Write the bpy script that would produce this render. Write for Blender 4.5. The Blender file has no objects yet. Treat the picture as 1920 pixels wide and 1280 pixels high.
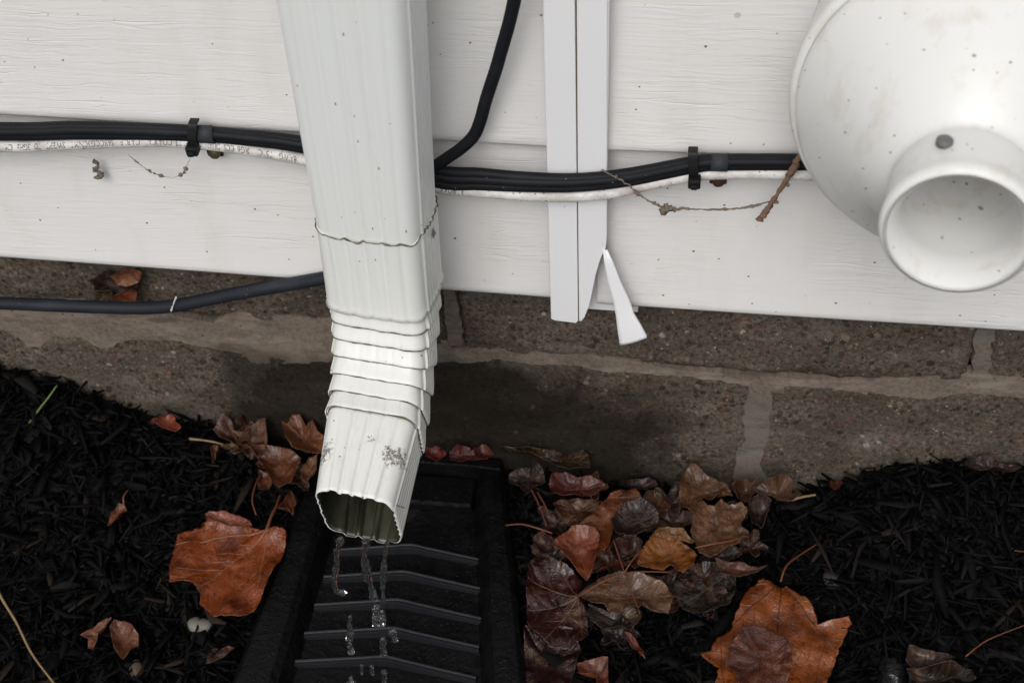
import bpy, bmesh, math, random
import numpy as np
from mathutils import Vector, Matrix, noise

# ------------------------------------------------------------------ camera
S = bpy.context.scene
COL = S.collection
F = 2500.0                                   # focal length in photo pixels (1920 wide)
Vd = np.array([150., 2372., F]); Vd /= np.linalg.norm(Vd)
s_ = 0.060
HX = F * F / (150 + 2372 * s_)
Hd = np.array([-HX, -s_ * HX, F]); Hd /= np.linalg.norm(Hd)
WX = -Hd; WZ = -Vd; WX = WX - WZ * (WX @ WZ); WX /= np.linalg.norm(WX); WY = np.cross(WZ, WX)
M = np.array([WX, WY, WZ])
C = np.array([0, -0.61, 0.83])
cam = bpy.data.objects.new('camera', bpy.data.cameras.new('camera'))
COL.objects.link(cam)
R3 = np.column_stack([M[:, 0], -M[:, 1], -M[:, 2]])
cam.matrix_world = Matrix([[*R3[i], C[i]] for i in range(3)] + [[0, 0, 0, 1]])
cam.data.sensor_width = 36; cam.data.lens = F / 1920 * 36
cam.data.clip_start = 0.02; cam.data.clip_end = 2000
cam.data.dof.use_dof = True; cam.data.dof.focus_distance = 0.80; cam.data.dof.aperture_fstop = 12
S.camera = cam

# ------------------------------------------------------------------ world, sun, exposure
W = bpy.data.worlds.new('World'); S.world = W; W.use_nodes = True
nt = W.node_tree; nt.nodes.clear()
sky = nt.nodes.new('ShaderNodeTexSky'); sky.sky_type = 'NISHITA'; sky.sun_disc = False
SUN_EL, SUN_AZ = math.radians(46), math.radians(188)       # azimuth clockwise from +Y
sky.sun_elevation = SUN_EL; sky.sun_rotation = SUN_AZ; sky.dust_density = 4; sky.air_density = 1
hs = nt.nodes.new('ShaderNodeHueSaturation'); hs.inputs['Saturation'].default_value = 0.22
bg = nt.nodes.new('ShaderNodeBackground'); bg.inputs[1].default_value = 0.104
wo = nt.nodes.new('ShaderNodeOutputWorld')
nt.links.new(sky.outputs[0], hs.inputs['Color']); nt.links.new(hs.outputs[0], bg.inputs[0]); nt.links.new(bg.outputs[0], wo.inputs[0])
sl = bpy.data.lights.new('sun', 'SUN'); sl.energy = .92; sl.angle = math.radians(38); sl.color = (1, .975, .94)
so = bpy.data.objects.new('sun', sl); COL.objects.link(so)
sd = Vector((math.sin(SUN_AZ) * math.cos(SUN_EL), math.cos(SUN_AZ) * math.cos(SUN_EL), math.sin(SUN_EL)))
so.rotation_euler = (-sd).to_track_quat('-Z', 'Y').to_euler(); so.location = (1, -3, 4)
S.view_settings.view_transform = 'Standard'; S.view_settings.look = 'None'
S.view_settings.gamma = 1; S.view_settings.exposure = 0.12; S.view_settings.use_curve_mapping = False
S.cycles.transmission_bounces = 8; S.cycles.max_bounces = 10

# ------------------------------------------------------------------ helpers
def ray(px, py): return M @ np.array([px - 960, py - 640, F]) / F
def at_y(px, py, y):
    r = ray(px, py); return C + r * ((y - C[1]) / r[1])
def at_z(px, py, z):
    r = ray(px, py); return C + r * ((z - C[2]) / r[2])
def sm(a, b, x): t = min(1, max(0, (x - a) / (b - a))); return t * t * (3 - 2 * t)

HX0 = [-.60, -.499, -.442, -.386, -.343, -.27, -.17, -.07, .005, .06, .097, .118, .140, .165, .194, .256, .5]
HZ0 = [.108, .103, .084, .056, .048, .030, .016, .014, .012, .012, .014, .028, .044, .058, .066, .066, .068]
def gh(x, y):
    d = max(0, -(y))
    h0 = np.interp(x, HX0, HZ0)
    return float(h0 * math.exp(-(d / .10) ** 1.6) + .004 * noise.noise(Vector((x * 9, y * 9, 3))))
def on_ground(px, py, h=0.0):
    z = .02
    for _ in range(14):
        p = at_z(px, py, z + h); z = .5 * z + .5 * gh(p[0], min(p[1], 0))
    return at_z(px, py, z + h)

def tag(o, label=None, cat=None, group=None, kind=None):
    if label: o['label'] = label
    if cat: o['category'] = cat
    if group: o['group'] = group
    if kind: o['kind'] = kind
    return o
def empty(name, loc, label, cat, group=None):
    o = bpy.data.objects.new(name, None); o.location = Vector([float(v) for v in loc]); o.empty_display_size = .02; COL.objects.link(o)
    return tag(o, label, cat, group)
def root_loc(o):
    v = Vector((0, 0, 0))
    while o is not None: v += o.location; o = o.parent
    return v
def obj(name, verts, faces, mats, parent=None, smooth=True, uv=None, mi=None):
    """verts are world coordinates; they are stored relative to the parent's base"""
    off = root_loc(parent) if parent else Vector((0, 0, 0))
    o3 = (off.x, off.y, off.z)
    me = bpy.data.meshes.new(name)
    vs = np.array([[float(a) for a in v] for v in verts]) if not isinstance(verts, np.ndarray) else verts
    base = np.zeros(3)
    if parent is None: base = vs.mean(0); base[2] = vs[:, 2].min()
    me.from_pydata((vs - np.array(o3) - base).tolist(), [], [tuple(int(i) for i in f) for f in faces])
    if not isinstance(mats, (list, tuple)): mats = [mats]
    for m in mats: me.materials.append(m)
    if smooth: me.polygons.foreach_set('use_smooth', [True] * len(me.polygons))
    if mi is not None: me.polygons.foreach_set('material_index', mi)
    if uv is not None:
        L = me.uv_layers.new(name='leaf'); vi = np.empty(len(me.loops), int); me.loops.foreach_get('vertex_index', vi)
        L.data.foreach_set('uv', np.asarray(uv)[vi].ravel())
    me.update()
    o = bpy.data.objects.new(name, me); o.location = Vector(base.tolist()); COL.objects.link(o)
    if parent: o.parent = parent
    return o
def fixn(o):
    bm = bmesh.new(); bm.from_mesh(o.data); bmesh.ops.recalc_face_normals(bm, faces=bm.faces); bm.to_mesh(o.data); bm.free(); return o
def bev(o, w=.001, seg=2, ang=40):
    m = o.modifiers.new('bevel', 'BEVEL'); m.width = w; m.segments = seg; m.limit_method = 'ANGLE'; m.angle_limit = math.radians(ang); return o
def solid(o, t, off=0, mo=0):
    m = o.modifiers.new('solid', 'SOLIDIFY'); m.thickness = t; m.offset = off; m.material_offset = mo; return o
def catmull(P, n):
    P = [np.array(p, float) for p in P]; Q = [2 * P[0] - P[1]] + P + [2 * P[-1] - P[-2]]; out = []
    for i in range(1, len(Q) - 2):
        for k in range(n):
            t = k / n; a, b, c, d = Q[i - 1], Q[i], Q[i + 1], Q[i + 2]
            out.append(.5 * ((2 * b) + (-a + c) * t + (2 * a - 5 * b + 4 * c - d) * t * t + (-a + 3 * b - 3 * c + d) * t ** 3))
    out.append(P[-1]); return out
def tube_data(path, rad, n=10, flat=1.0, up=(0, -1, 0), wob=0, seed=0):
    V, Fc = [], []; N = len(path)
    for i, p in enumerate(path):
        t = Vector(path[min(i + 1, N - 1)]) - Vector(path[max(i - 1, 0)]); t.normalize()
        u = Vector(up); u = (u - t * u.dot(t)).normalized(); w = t.cross(u)
        r = rad(i / (N - 1)) if callable(rad) else rad
        for k in range(n):
            a = 2 * math.pi * k / n
            rr = r * (1 + wob * noise.noise(Vector((i * .35, math.cos(a) * 1.2 + seed, math.sin(a) * 1.2))))
            V.append(np.array(p) + np.array(u) * rr * flat * math.cos(a) + np.array(w) * rr * math.sin(a))
    for i in range(N - 1):
        for k in range(n):
            Fc.append((i * n + k, i * n + (k + 1) % n, (i + 1) * n + (k + 1) % n, (i + 1) * n + k))
    Fc.append(tuple(range(n))[::-1]); Fc.append(tuple((N - 1) * n + k for k in range(n)))
    return V, Fc
def tube(name, path, rad, mat, parent=None, **k):
    V, Fc = tube_data(path, rad, **k); return fixn(obj(name, V, Fc, mat, parent))
def box(name, lo, hi, mat, parent=None, bevel=.0008):
    V = [(x, y, z) for x in (lo[0], hi[0]) for y in (lo[1], hi[1]) for z in (lo[2], hi[2])]
    Fc = [(0, 1, 3, 2), (4, 6, 7, 5), (0, 4, 5, 1), (2, 3, 7, 6), (0, 2, 6, 4), (1, 5, 7, 3)]
    o = fixn(obj(name, V, Fc, mat, parent, smooth=False))
    if bevel: bev(o, bevel)
    return o
def plate(name, outline, y0, y1, mat, parent=None, step=None, jit=0.0, seed=0, bevel=0):
    """closed outline in (x,z), extruded from y0 (front) to y1 (back)"""
    pts = [np.array(p, float) for p in outline]; out = []
    for a, b in zip(pts, pts[1:] + pts[:1]):
        n = max(1, int(np.linalg.norm(b - a) / step)) if step else 1
        for k in range(n): out.append(a + (b - a) * k / n)
    if jit:
        out = [p + jit * np.array([noise.noise(Vector((p[0] * 130, p[1] * 130, seed))) + .6 * noise.noise(Vector((p[0] * 420, p[1] * 420, seed))),
                                   noise.noise(Vector((p[0] * 130, p[1] * 130, seed + 9))) + .6 * noise.noise(Vector((p[0] * 420, p[1] * 420, seed + 9)))]) for p in out]
    n = len(out)
    V = [(p[0], y0, p[1]) for p in out] + [(p[0], y1, p[1]) for p in out]
    Fc = [tuple(range(n)), tuple(range(2 * n - 1, n - 1, -1))] + [(i, i + n, (i + 1) % n + n, (i + 1) % n) for i in range(n)]
    o = fixn(obj(name, V, Fc, mat, parent, smooth=False))
    if bevel: bev(o, bevel, 1)
    return o

# ------------------------------------------------------------------ materials
class NB:
    def __init__(s, name):
        s.m = bpy.data.materials.new(name); s.m.use_nodes = True; s.t = s.m.node_tree; s.t.nodes.clear()
        s.out = s.t.nodes.new('ShaderNodeOutputMaterial'); s.b = s.t.nodes.new('ShaderNodeBsdfPrincipled')
        s.t.links.new(s.b.outputs[0], s.out.inputs[0])
    def n(s, typ, **k):
        d = s.t.nodes.new('ShaderNode' + typ)
        for a, v in k.items(): setattr(d, a, v)
        return d
    def put(s, sock, v):
        if v is None: return
        if hasattr(v, 'is_linked'): s.t.links.new(v, sock)
        else:
            if isinstance(v, (tuple, list)) and len(v) == 3 and len(sock.default_value) == 4: v = (*v, 1)
            sock.default_value = v
    def math(s, op, a, b=None, c=None, clamp=False):
        d = s.n('Math', operation=op, use_clamp=clamp)
        for i, v in enumerate((a, b, c)):
            if v is not None: s.put(d.inputs[i], v)
        return d.outputs[0]
    def mix(s, f, a, b, mode='MIX'):
        d = s.n('Mix', data_type='RGBA', blend_type=mode); s.put(d.inputs[0], f); s.put(d.inputs[6], a); s.put(d.inputs[7], b); return d.outputs[2]
    def pos(s): return s.n('NewGeometry').outputs['Position']
    def mapv(s, v, sc=(1, 1, 1), loc=(0, 0, 0)):
        d = s.n('Mapping'); s.put(d.inputs[0], v); d.inputs['Scale'].default_value = sc; d.inputs['Location'].default_value = loc; return d.outputs[0]
    def noise(s, v, sc, det=3, rough=.5, dist=0, col=False):
        d = s.n('TexNoise'); s.put(d.inputs['Vector'], v); d.inputs['Scale'].default_value = sc; d.inputs['Detail'].default_value = det
        d.inputs['Roughness'].default_value = rough; d.inputs['Distortion'].default_value = dist; return d.outputs['Color' if col else 'Fac']
    def vor(s, v, sc, out='Distance', feature='F1', rnd=1):
        d = s.n('TexVoronoi', feature=feature); s.put(d.inputs['Vector'], v); d.inputs['Scale'].default_value = sc; d.inputs['Randomness'].default_value = rnd; return d.outputs[out]
    def ramp(s, f, stops, interp='LINEAR'):
        d = s.n('ValToRGB'); s.put(d.inputs[0], f); r = d.color_ramp; r.interpolation = interp
        while len(r.elements) < len(stops): r.elements.new(.5)
        for e, (p, c) in zip(r.elements, stops):
            e.position = p; e.color = (c, c, c, 1) if isinstance(c, (int, float)) else (*c, 1)
        return d.outputs[0]
    def rng(s, f, a, b, c=0, d_=1):
        d = s.n('MapRange', clamp=True); s.put(d.inputs[0], f)
        for i, v in enumerate((a, b, c, d_)): d.inputs[i + 1].default_value = v
        return d.outputs[0]
    def sep(s, v): d = s.n('SeparateXYZ'); s.put(d.inputs[0], v); return d.outputs
    def bump(s, h, st=.5, dist=.001, nrm=None):
        d = s.n('Bump'); s.put(d.inputs['Height'], h); d.inputs['Strength'].default_value = st; d.inputs['Distance'].default_value = dist
        if nrm is not None: s.put(d.inputs['Normal'], nrm)
        return d.outputs[0]
    def fin(s, col=None, rough=None, nrm=None, **k):
        s.put(s.b.inputs['Base Color'], col); s.put(s.b.inputs['Roughness'], rough); s.put(s.b.inputs['Normal'], nrm)
        for a, v in k.items(): s.put(s.b.inputs[a.replace('_', ' ')], v)
        return s.m

def specks(b, p, sc, thr, seed=0.0, dens=.6):
    """sparse little dirt specks: a mask"""
    x, y, z = b.sep(p); cb = b.n('CombineXYZ'); b.put(cb.inputs[0], b.math('ADD', x, seed)); b.put(cb.inputs[1], b.math('MULTIPLY_ADD', y, .7, z))
    d = b.n('TexVoronoi', feature='F1', voronoi_dimensions='2D'); b.put(d.inputs['Vector'], cb.outputs[0]); d.inputs['Scale'].default_value = sc
    nz = b.noise(p, sc * 5, 2)
    dd = b.math('ADD', d.outputs['Distance'], b.math('MULTIPLY', nz, thr * .9))
    r = b.sep(d.outputs['Color'])
    keep = b.math('LESS_THAN', r[0], dens)
    size = b.math('MULTIPLY_ADD', r[1], thr, thr * .75)
    return b.math('MULTIPLY', b.math('LESS_THAN', dd, size), keep)

def m_siding():
    b = NB('siding_vinyl'); p = b.pos()
    nz = b.noise(b.mapv(p, (5, 5, 5)), 1, 3)
    warp = b.n('VectorMath', operation='ADD')
    wn = b.noise(b.mapv(p, (26, 3, 60)), 1, 2, col=True)
    sc = b.n('VectorMath', operation='SCALE'); b.put(sc.inputs[0], wn); sc.inputs['Scale'].default_value = .006
    b.put(warp.inputs[0], p); b.put(warp.inputs[1], sc.outputs[0]); pw = warp.outputs[0]
    g1 = b.noise(b.mapv(pw, (26, 1, 1050)), 1, 2, .55)
    g2 = b.noise(b.mapv(pw, (10, 1, 300)), 1, 1, .4)
    ridge = b.rng(b.math('ABSOLUTE', b.math('SUBTRACT', g2, .5)), 0, .014, 0, 1)       # long wavy lines
    msk = b.rng(b.noise(b.mapv(p, (7, 1, 22)), 1, 1), .42, .58)
    ridge = b.math('MULTIPLY', b.math('SUBTRACT', 1, ridge), msk)
    patch = b.rng(b.noise(b.mapv(p, (9, 1, 14), (3, 0, 1)), 1, 2), .38, .62, .35, 1)
    h = b.math('ADD', b.math('MULTIPLY', b.rng(g1, .3, .7), b.math('MULTIPLY', patch, .65)), b.math('MULTIPLY', ridge, -1.2))
    col = b.mix(nz, (.745, .728, .722), (.79, .778, .772))
    x = b.sep(p)
    col = b.mix(b.rng(b.noise(b.mapv(p, (30, 30, 9)), 1, 4), .55, .8, 0, .25), col, (.55, .50, .44))
    sp = specks(b, p, 55, .034, 1.7, .30)
    col = b.mix(b.math('MULTIPLY', sp, .85), col, (.10, .075, .055))
    sp2 = specks(b, p, 24, .05, 5.1, .12)
    col = b.mix(b.math('MULTIPLY', sp2, .45), col, (.35, .24, .15))
    return b.fin(col, .48, b.bump(h, .42, .00060), Specular_IOR_Level=.35)
def m_trim():
    b = NB('trim_vinyl'); p = b.pos()
    col = b.mix(b.noise(b.mapv(p, (20, 20, 5)), 1, 3), (.80, .80, .83), (.83, .83, .845))
    sp = specks(b, p, 45, .022, 9.2, .22)
    col = b.mix(b.math('MULTIPLY', sp, .7), col, (.28, .2, .13))
    return b.fin(col, .38, b.bump(b.noise(p, 60, 2), .15, .0005), Specular_IOR_Level=.4)
def m_downspout():
    b = NB('downspout_paint'); p = b.pos(); z = b.sep(p)[2]
    low = b.rng(z, .42, .16)
    col = b.mix(low, (.765, .785, .785), (.785, .78, .735))
    st = b.noise(b.mapv(p, (160, 60, 3)), 1, 3, .6)
    col = b.mix(b.math('MULTIPLY', b.rng(st, .5, .8), b.math('MULTIPLY_ADD', low, .35, .15)), col, (.58, .54, .44))
    sp = specks(b, b.mapv(p, (1, 1, .45)), 110, .042, 2.2, .34)
    col = b.mix(b.math('MULTIPLY', sp, .8), col, (.10, .095, .085))
    # scuffed patches near the outlet, worn through to dark primer
    def patch(c, r, seed):
        d = b.n('VectorMath', operation='DISTANCE'); b.put(d.inputs[0], b.mapv(p, (1, 1, .55))); d.inputs[1].default_value = (c[0], c[1], c[2] * .55)
        return b.rng(d.outputs['Value'], r, r * .35)
    pr = at_y(740, 860, -.150); pl = at_y(608, 855, -.150); pc = at_y(697, 820, -.142)
    ms = b.math('ADD', b.math('ADD', patch(pr, .0105, 1), patch(pl, .009, 2)), b.math('MULTIPLY', patch(pc, .005, 3), .8))
    nn = b.noise(b.mapv(p, (420, 420, 240)), 1, 5, .8)
    sc = b.math('MULTIPLY', b.rng(b.math('MULTIPLY_ADD', ms, .17, nn), .61, .66), b.math('GREATER_THAN', ms, .02))
    col = b.mix(b.math('MULTIPLY', sc, .85), col, (.10, .075, .06))
    sp3 = b.math('MULTIPLY', specks(b, b.mapv(p, (1, 1, .22)), 150, .07, 8.8, .3), b.rng(z, .20, .17))
    col = b.mix(b.math('MULTIPLY', sp3, .8), col, (.08, .07, .06))
    drk = b.rng(b.noise(b.mapv(p, (340, 340, 70)), 1, 4, .7), .72, .76)
    col = b.mix(b.math('MULTIPLY', drk, b.math('MULTIPLY', low, .6)), col, (.2, .18, .14))
    return b.fin(col, .36, b.bump(b.noise(b.mapv(p, (60, 60, 20)), 1, 3), .25, .0008), Specular_IOR_Level=.45)
def m_grime():
    b = NB('grime_line'); p = b.pos()
    col = b.mix(b.rng(b.noise(p, 220, 4), .4, .62), (.035, .03, .018), (.20, .18, .12))
    return b.fin(col, .8)
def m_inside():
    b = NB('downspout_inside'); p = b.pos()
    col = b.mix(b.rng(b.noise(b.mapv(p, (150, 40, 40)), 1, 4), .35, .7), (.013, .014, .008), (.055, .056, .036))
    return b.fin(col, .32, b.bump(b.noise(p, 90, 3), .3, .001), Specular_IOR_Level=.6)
def m_pvc():
    b = NB('vent_pvc'); p = b.pos()
    col = b.mix(b.noise(p, 14, 3), (.76, .755, .735), (.81, .81, .80))
    col = b.mix(b.rng(b.noise(b.mapv(p, (55, 55, 30)), 1, 4, .65), .54, .76, 0, .5), col, (.56, .47, .37))
    col = b.mix(b.math('MULTIPLY', specks(b, p, 60, .045, 3.3, .30), .75), col, (.22, .13, .08))
    col = b.mix(b.math('MULTIPLY', specks(b, p, 110, .05, 7.3, .35), .6), col, (.1, .08, .06))
    return b.fin(col, .34, b.bump(b.noise(p, 55, 3), .12, .0008), Specular_IOR_Level=.45)
def m_cable(name, c=(.009, .010, .013), rough=.55):
    b = NB(name); p = b.pos()
    col = b.mix(b.rng(b.noise(b.mapv(p, (30, 90, 90)), 1, 4), .5, .8), c, tuple(v * 1.7 + .003 for v in c))
    col = b.mix(b.math('MULTIPLY', specks(b, p, 110, .04, 4.4, .12), .5), col, (.3, .28, .26))
    return b.fin(col, rough, b.bump(b.noise(b.mapv(p, (25, 160, 160)), 1, 3), .3, .0006), Specular_IOR_Level=.18)
def m_white_cable():
    b = NB('white_cable_jacket'); p = b.pos()
    col = b.mix(b.rng(b.noise(b.mapv(p, (70, 120, 120)), 1, 5, .7), .42, .72), (.74, .72, .71), (.40, .35, .32))
    col = b.mix(b.math('MULTIPLY', specks(b, p, 210, .12, 1.4, .4), .7), col, (.12, .10, .09))
    x, y, z = b.sep(p)
    return b.fin(col, .5, b.bump(b.noise(p, 400, 3), .4, .0004))
def wet_mask(b, p):
    x, y, z = b.sep(p)
    nz = b.math('SUBTRACT', b.noise(p, 16, 4, .6), .5)
    dx = b.math('DIVIDE', b.math('ADD', x, .172), .195); dz = b.math('DIVIDE', b.math('SUBTRACT', z, .045), .118)
    d = b.math('SQRT', b.math('ADD', b.math('MULTIPLY', dx, dx), b.math('MULTIPLY', dz, dz)))
    w1 = b.rng(b.math('ADD', d, b.math('MULTIPLY', nz, .9)), 1.12, .78)
    w2 = b.rng(b.math('ADD', z, b.math('MULTIPLY', nz, .03)), .060, .022, 0, .35)
    col_ = b.math('MULTIPLY', b.rng(b.math('ABSOLUTE', b.math('ADD', b.math('ADD', x, .292), b.math('MULTIPLY', nz, .05))), .036, .018), b.rng(z, .165, .150))
    return b.math('MAXIMUM', b.math('MAXIMUM', w1, w2), b.math('MULTIPLY', col_, .8))
def m_block():
    b = NB('concrete_block'); p = b.pos(); wet = wet_mask(b, p)
    big = b.noise(p, 11, 5, .65)
    base = b.mix(b.rng(big, .3, .7), (.082, .064, .049), (.185, .155, .125))
    base = b.mix(b.rng(b.noise(p, 330, 3, .7), .35, .65, 0, .9), base, (.042, .031, .023))
    def stones(sc, size, dens, pal, seed):
        nonlocal base
        v = b.mapv(p, loc=(seed, seed, seed))
        wv = b.n('VectorMath', operation='ADD'); b.put(wv.inputs[0], v)
        s2 = b.n('VectorMath', operation='SCALE'); b.put(s2.inputs[0], b.noise(p, sc * 1.2, 2, col=True)); s2.inputs['Scale'].default_value = .5 / sc; b.put(wv.inputs[1], s2.outputs[0])
        d = b.n('TexVoronoi', feature='F1'); b.put(d.inputs['Vector'], wv.outputs[0]); d.inputs['Scale'].default_value = sc
        r = b.sep(d.outputs['Color'])
        m = b.math('MULTIPLY', b.math('LESS_THAN', d.outputs['Distance'], b.math('MULTIPLY_ADD', r[1], size, size * .45)), b.math('LESS_THAN', r[0], dens))
        base = b.mix(b.math('MULTIPLY', m, .85), base, b.ramp(r[2], pal, 'CONSTANT'))
        return b.math('MULTIPLY', m, b.math('SUBTRACT', 1, d.outputs['Distance']))
    pal = [(0, (.045, .030, .022)), (.24, (.105, .052, .034)), (.40, (.026, .021, .018)), (.66, (.16, .12, .082)), (.82, (.075, .066, .058)), (.965, (.30, .26, .21))]
    s1 = stones(230, .36, .8, pal, 0); s2 = stones(480, .34, .55, pal, 3); s3 = stones(120, .26, .12, pal, 7)
    gl = b.math('MULTIPLY', b.math('LESS_THAN', b.vor(p, 700), .16), b.math('GREATER_THAN', b.noise(p, 300, 1), .56))
    base = b.mix(b.math('MULTIPLY', gl, .35), base, (.55, .5, .45))
    sal = b.rng(b.noise(b.mapv(p, (14, 14, 30)), 1, 5, .7), .54, .74, 0, .4)
    base = b.mix(sal, base, (.24, .215, .19))
    col = b.mix(b.math('MULTIPLY', wet, .88), base, (.0085, .0065, .0042))
    h = b.math('ADD', b.math('MULTIPLY', b.noise(p, 500, 4, .7), .6), b.math('ADD', b.math('MULTIPLY', s1, .5), b.math('MULTIPLY', s3, .7)))
    return b.fin(col, b.rng(wet, 0, 1, .9, .7), b.bump(h, .8, .0014), Specular_IOR_Level=.18)
def m_mortar(ca=(.165, .132, .105), cb=(.30, .25, .205)):
    b = NB('mortar'); p = b.pos(); wet = wet_mask(b, b.mapv(p, loc=(0, 0, .014)))
    col = b.mix(b.noise(b.mapv(p, (14, 14, 40)), 1, 5, .65), ca, cb)
    col = b.mix(b.rng(b.noise(p, 45, 5, .7), .55, .75, 0, .7), col, (.09, .075, .06))
    col = b.mix(b.math('MULTIPLY', specks(b, p, 130, .12, 6, .22), .8), col, (.035, .03, .025))
    stk = b.rng(b.noise(b.mapv(p, (24, 1, 85)), 1, 5, .7), .50, .62, 0, .65)
    col = b.mix(stk, col, (.055, .045, .035))
    gr = b.rng(b.noise(b.mapv(p, (26, 26, 60), (4, 2, 9)), 1, 6, .75), .42, .52, 0, .75)
    col = b.mix(gr, col, b.mix(b.rng(b.noise(p, 330, 3, .7), .4, .6), (.11, .085, .066), (.18, .145, .115)))
    col = b.mix(b.math('MULTIPLY', wet, .78), col, (.030, .025, .017))
    h = b.math('ADD', b.noise(p, 60, 5, .65), b.math('MULTIPLY', b.noise(p, 600, 2), .25))
    return b.fin(col, b.rng(wet, 0, 1, .9, .5), b.bump(h, .7, .0016), Specular_IOR_Level=.3)
def m_mulch():
    b = NB('black_mulch'); g = b.n('NewGeometry'); r = g.outputs['Random Per Island']; p = g.outputs['Position']
    col = b.ramp(r, [(0, (.0010, .0011, .0013)), (.5, (.0020, .0021, .0025)), (.85, (.0050, .0050, .0056)), (.96, (.012, .0105, .010)), (1, (.026, .018, .013))])
    return b.fin(col, b.math('MULTIPLY_ADD', r, .15, .62), b.bump(b.noise(b.mapv(p, (300, 300, 300)), 1, 3), .5, .001), Specular_IOR_Level=.08)
def m_ground():
    b = NB('mulch_soil'); p = b.pos()
    col = b.mix(b.noise(p, 60, 5, .7), (.004, .004, .004), (.014, .012, .011))
    x, y, z = b.sep(p)
    far = b.rng(b.math('ADD', y, b.math('MULTIPLY', b.noise(p, 3, 3), .2)), -1.15, -1.25)
    grass = b.mix(b.noise(p, 30, 5, .7), (.035, .06, .02), (.09, .12, .045))
    return b.fin(b.mix(far, col, grass), .85, b.bump(b.noise(p, 130, 5, .7), 1, .006), Specular_IOR_Level=.25)
def m_plastic():
    b = NB('black_plastic_wet'); p = b.pos()
    n1 = b.noise(p, 55, 4, .6)
    dr = b.rng(b.vor(p, 260), .12, .3)
    return b.fin(b.mix(b.noise(p, 25, 3), (.0016, .0018, .0021), (.0038, .004, .0046)), b.rng(n1, .35, .65, .28, .6),
                 b.bump(b.math('ADD', b.noise(p, 210, 3), b.math('MULTIPLY', b.math('SUBTRACT', 1, dr), .35)), .6, .0016), Specular_IOR_Level=.22)
def m_ribplastic():
    b = NB('black_plastic_rib'); p = b.pos()
    return b.fin((.013, .0135, .017), .32, b.bump(b.noise(b.mapv(p, (60, 200, 200)), 1, 3), .2, .0006), Specular_IOR_Level=.6)
def m_leaf():
    b = NB('fallen_leaf'); uvn = b.n('UVMap'); uvn.uv_map = 'leaf'; uv = uvn.outputs[0]
    oi = b.n('ObjectInfo'); base = oi.outputs['Color']; rnd = oi.outputs['Random']
    x, y, z = b.sep(uv)
    nw = b.math('MULTIPLY', b.math('SUBTRACT', b.noise(uv, 3, 2), .5), .06)
    ax = b.math('ABSOLUTE', b.math('ADD', x, nw))
    r = b.math('SQRT', b.math('ADD', b.math('MULTIPLY', ax, ax), b.math('MULTIPLY', y, y)))
    phi = b.math('ARCTAN2', ax, y)
    v = None; sec = None
    for a, wd in ((0, .011), (.70, .010), (1.40, .008)):
        da = b.math('SUBTRACT', phi, a)
        d = b.math('MULTIPLY', r, b.math('ABSOLUTE', b.math('SINE', da)))
        w = b.math('MULTIPLY_ADD', r, -wd * .6, wd)
        k = b.math('SUBTRACT', 1, b.math('DIVIDE', d, w, clamp=True))
        k = b.math('MULTIPLY', k, b.math('GREATER_THAN', b.math('COSINE', da), .2))
        v = k if v is None else b.math('MAXIMUM', v, k)
        al = b.math('MULTIPLY', r, b.math('COSINE', da))
        f = b.math('FRACT', b.math('MULTIPLY', b.math('SUBTRACT', al, b.math('MULTIPLY', d, .9)), 8))
        f = b.math('SUBTRACT', 1, b.math('DIVIDE', b.math('ABSOLUTE', b.math('SUBTRACT', f, .5)), .05, clamp=True))
        f = b.math('MULTIPLY', f, b.math('LESS_THAN', b.math('ABSOLUTE', da), .36))
        sec = f if sec is None else b.math('MAXIMUM', sec, f)
    off = b.n('CombineXYZ'); b.put(off.inputs[2], b.math('MULTIPLY', rnd, 40)); va = b.n('VectorMath', operation='ADD'); b.put(va.inputs[0], uv); b.put(va.inputs[1], off.outputs[0]); q = va.outputs[0]
    cell = b.rng(b.vor(q, 24, feature='DISTANCE_TO_EDGE'), 0, .12)
    big = b.noise(q, 3.2, 4, .6)
    dark = b.mix(.8, base, (.25, .14, .10), 'MULTIPLY')
    lite = b.mix(.35, base, (.55, .34, .20))
    col = b.mix(b.rng(big, .34, .5), dark, base)
    col = b.mix(b.rng(big, .55, .75, 0, .7), col, lite)
    mot = b.rng(b.noise(q, 22, 5, .7), .5, .68)
    col = b.mix(b.math('MULTIPLY', mot, .8), col, b.mix(1, base, (.22, .14, .10), 'MULTIPLY'))
    col = b.mix(b.math('MULTIPLY', b.math('SUBTRACT', 1, cell), .12), col, dark)
    spot = b.math('MULTIPLY', b.math('LESS_THAN', b.math('ADD', b.vor(q, 15), b.math('MULTIPLY', b.noise(q, 60, 2), .3)), .34), b.math('GREATER_THAN', b.noise(q, 5, 2), .47))
    col = b.mix(b.math('MULTIPLY', spot, .7), col, b.mix(1, base, (.16, .10, .09), 'MULTIPLY'))
    vc = b.mix(b.rng(rnd, .45, .55), b.mix(1, base, (.3, .22, .2), 'MULTIPLY'), lite)
    col = b.mix(b.math('MULTIPLY', v, .8), col, vc); col = b.mix(b.math('MULTIPLY', sec, .4), col, vc)
    h = b.math('ADD', b.math('ADD', b.math('MULTIPLY', v, 1.2), b.math('MULTIPLY', sec, .6)), b.math('ADD', b.math('MULTIPLY', cell, .25), b.math('MULTIPLY', b.noise(q, 7, 4), 2)))
    b.b.inputs['Coat Weight'].default_value = .3; b.b.inputs['Coat Roughness'].default_value = .2
    return b.fin(col, b.rng(b.noise(q, 9, 3), .35, .65, .26, .5), b.bump(h, .55, .0013), Specular_IOR_Level=.5)
def m_simple(name, c1, c2, rough=.6, sc=80, bs=.4, spec=.4, **k):
    b = NB(name); p = b.pos(); n_ = b.noise(p, sc, 4, .65)
    return b.fin(b.mix(n_, c1, c2), rough, b.bump(n_, bs, .0008), Specular_IOR_Level=spec, **k)
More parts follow.
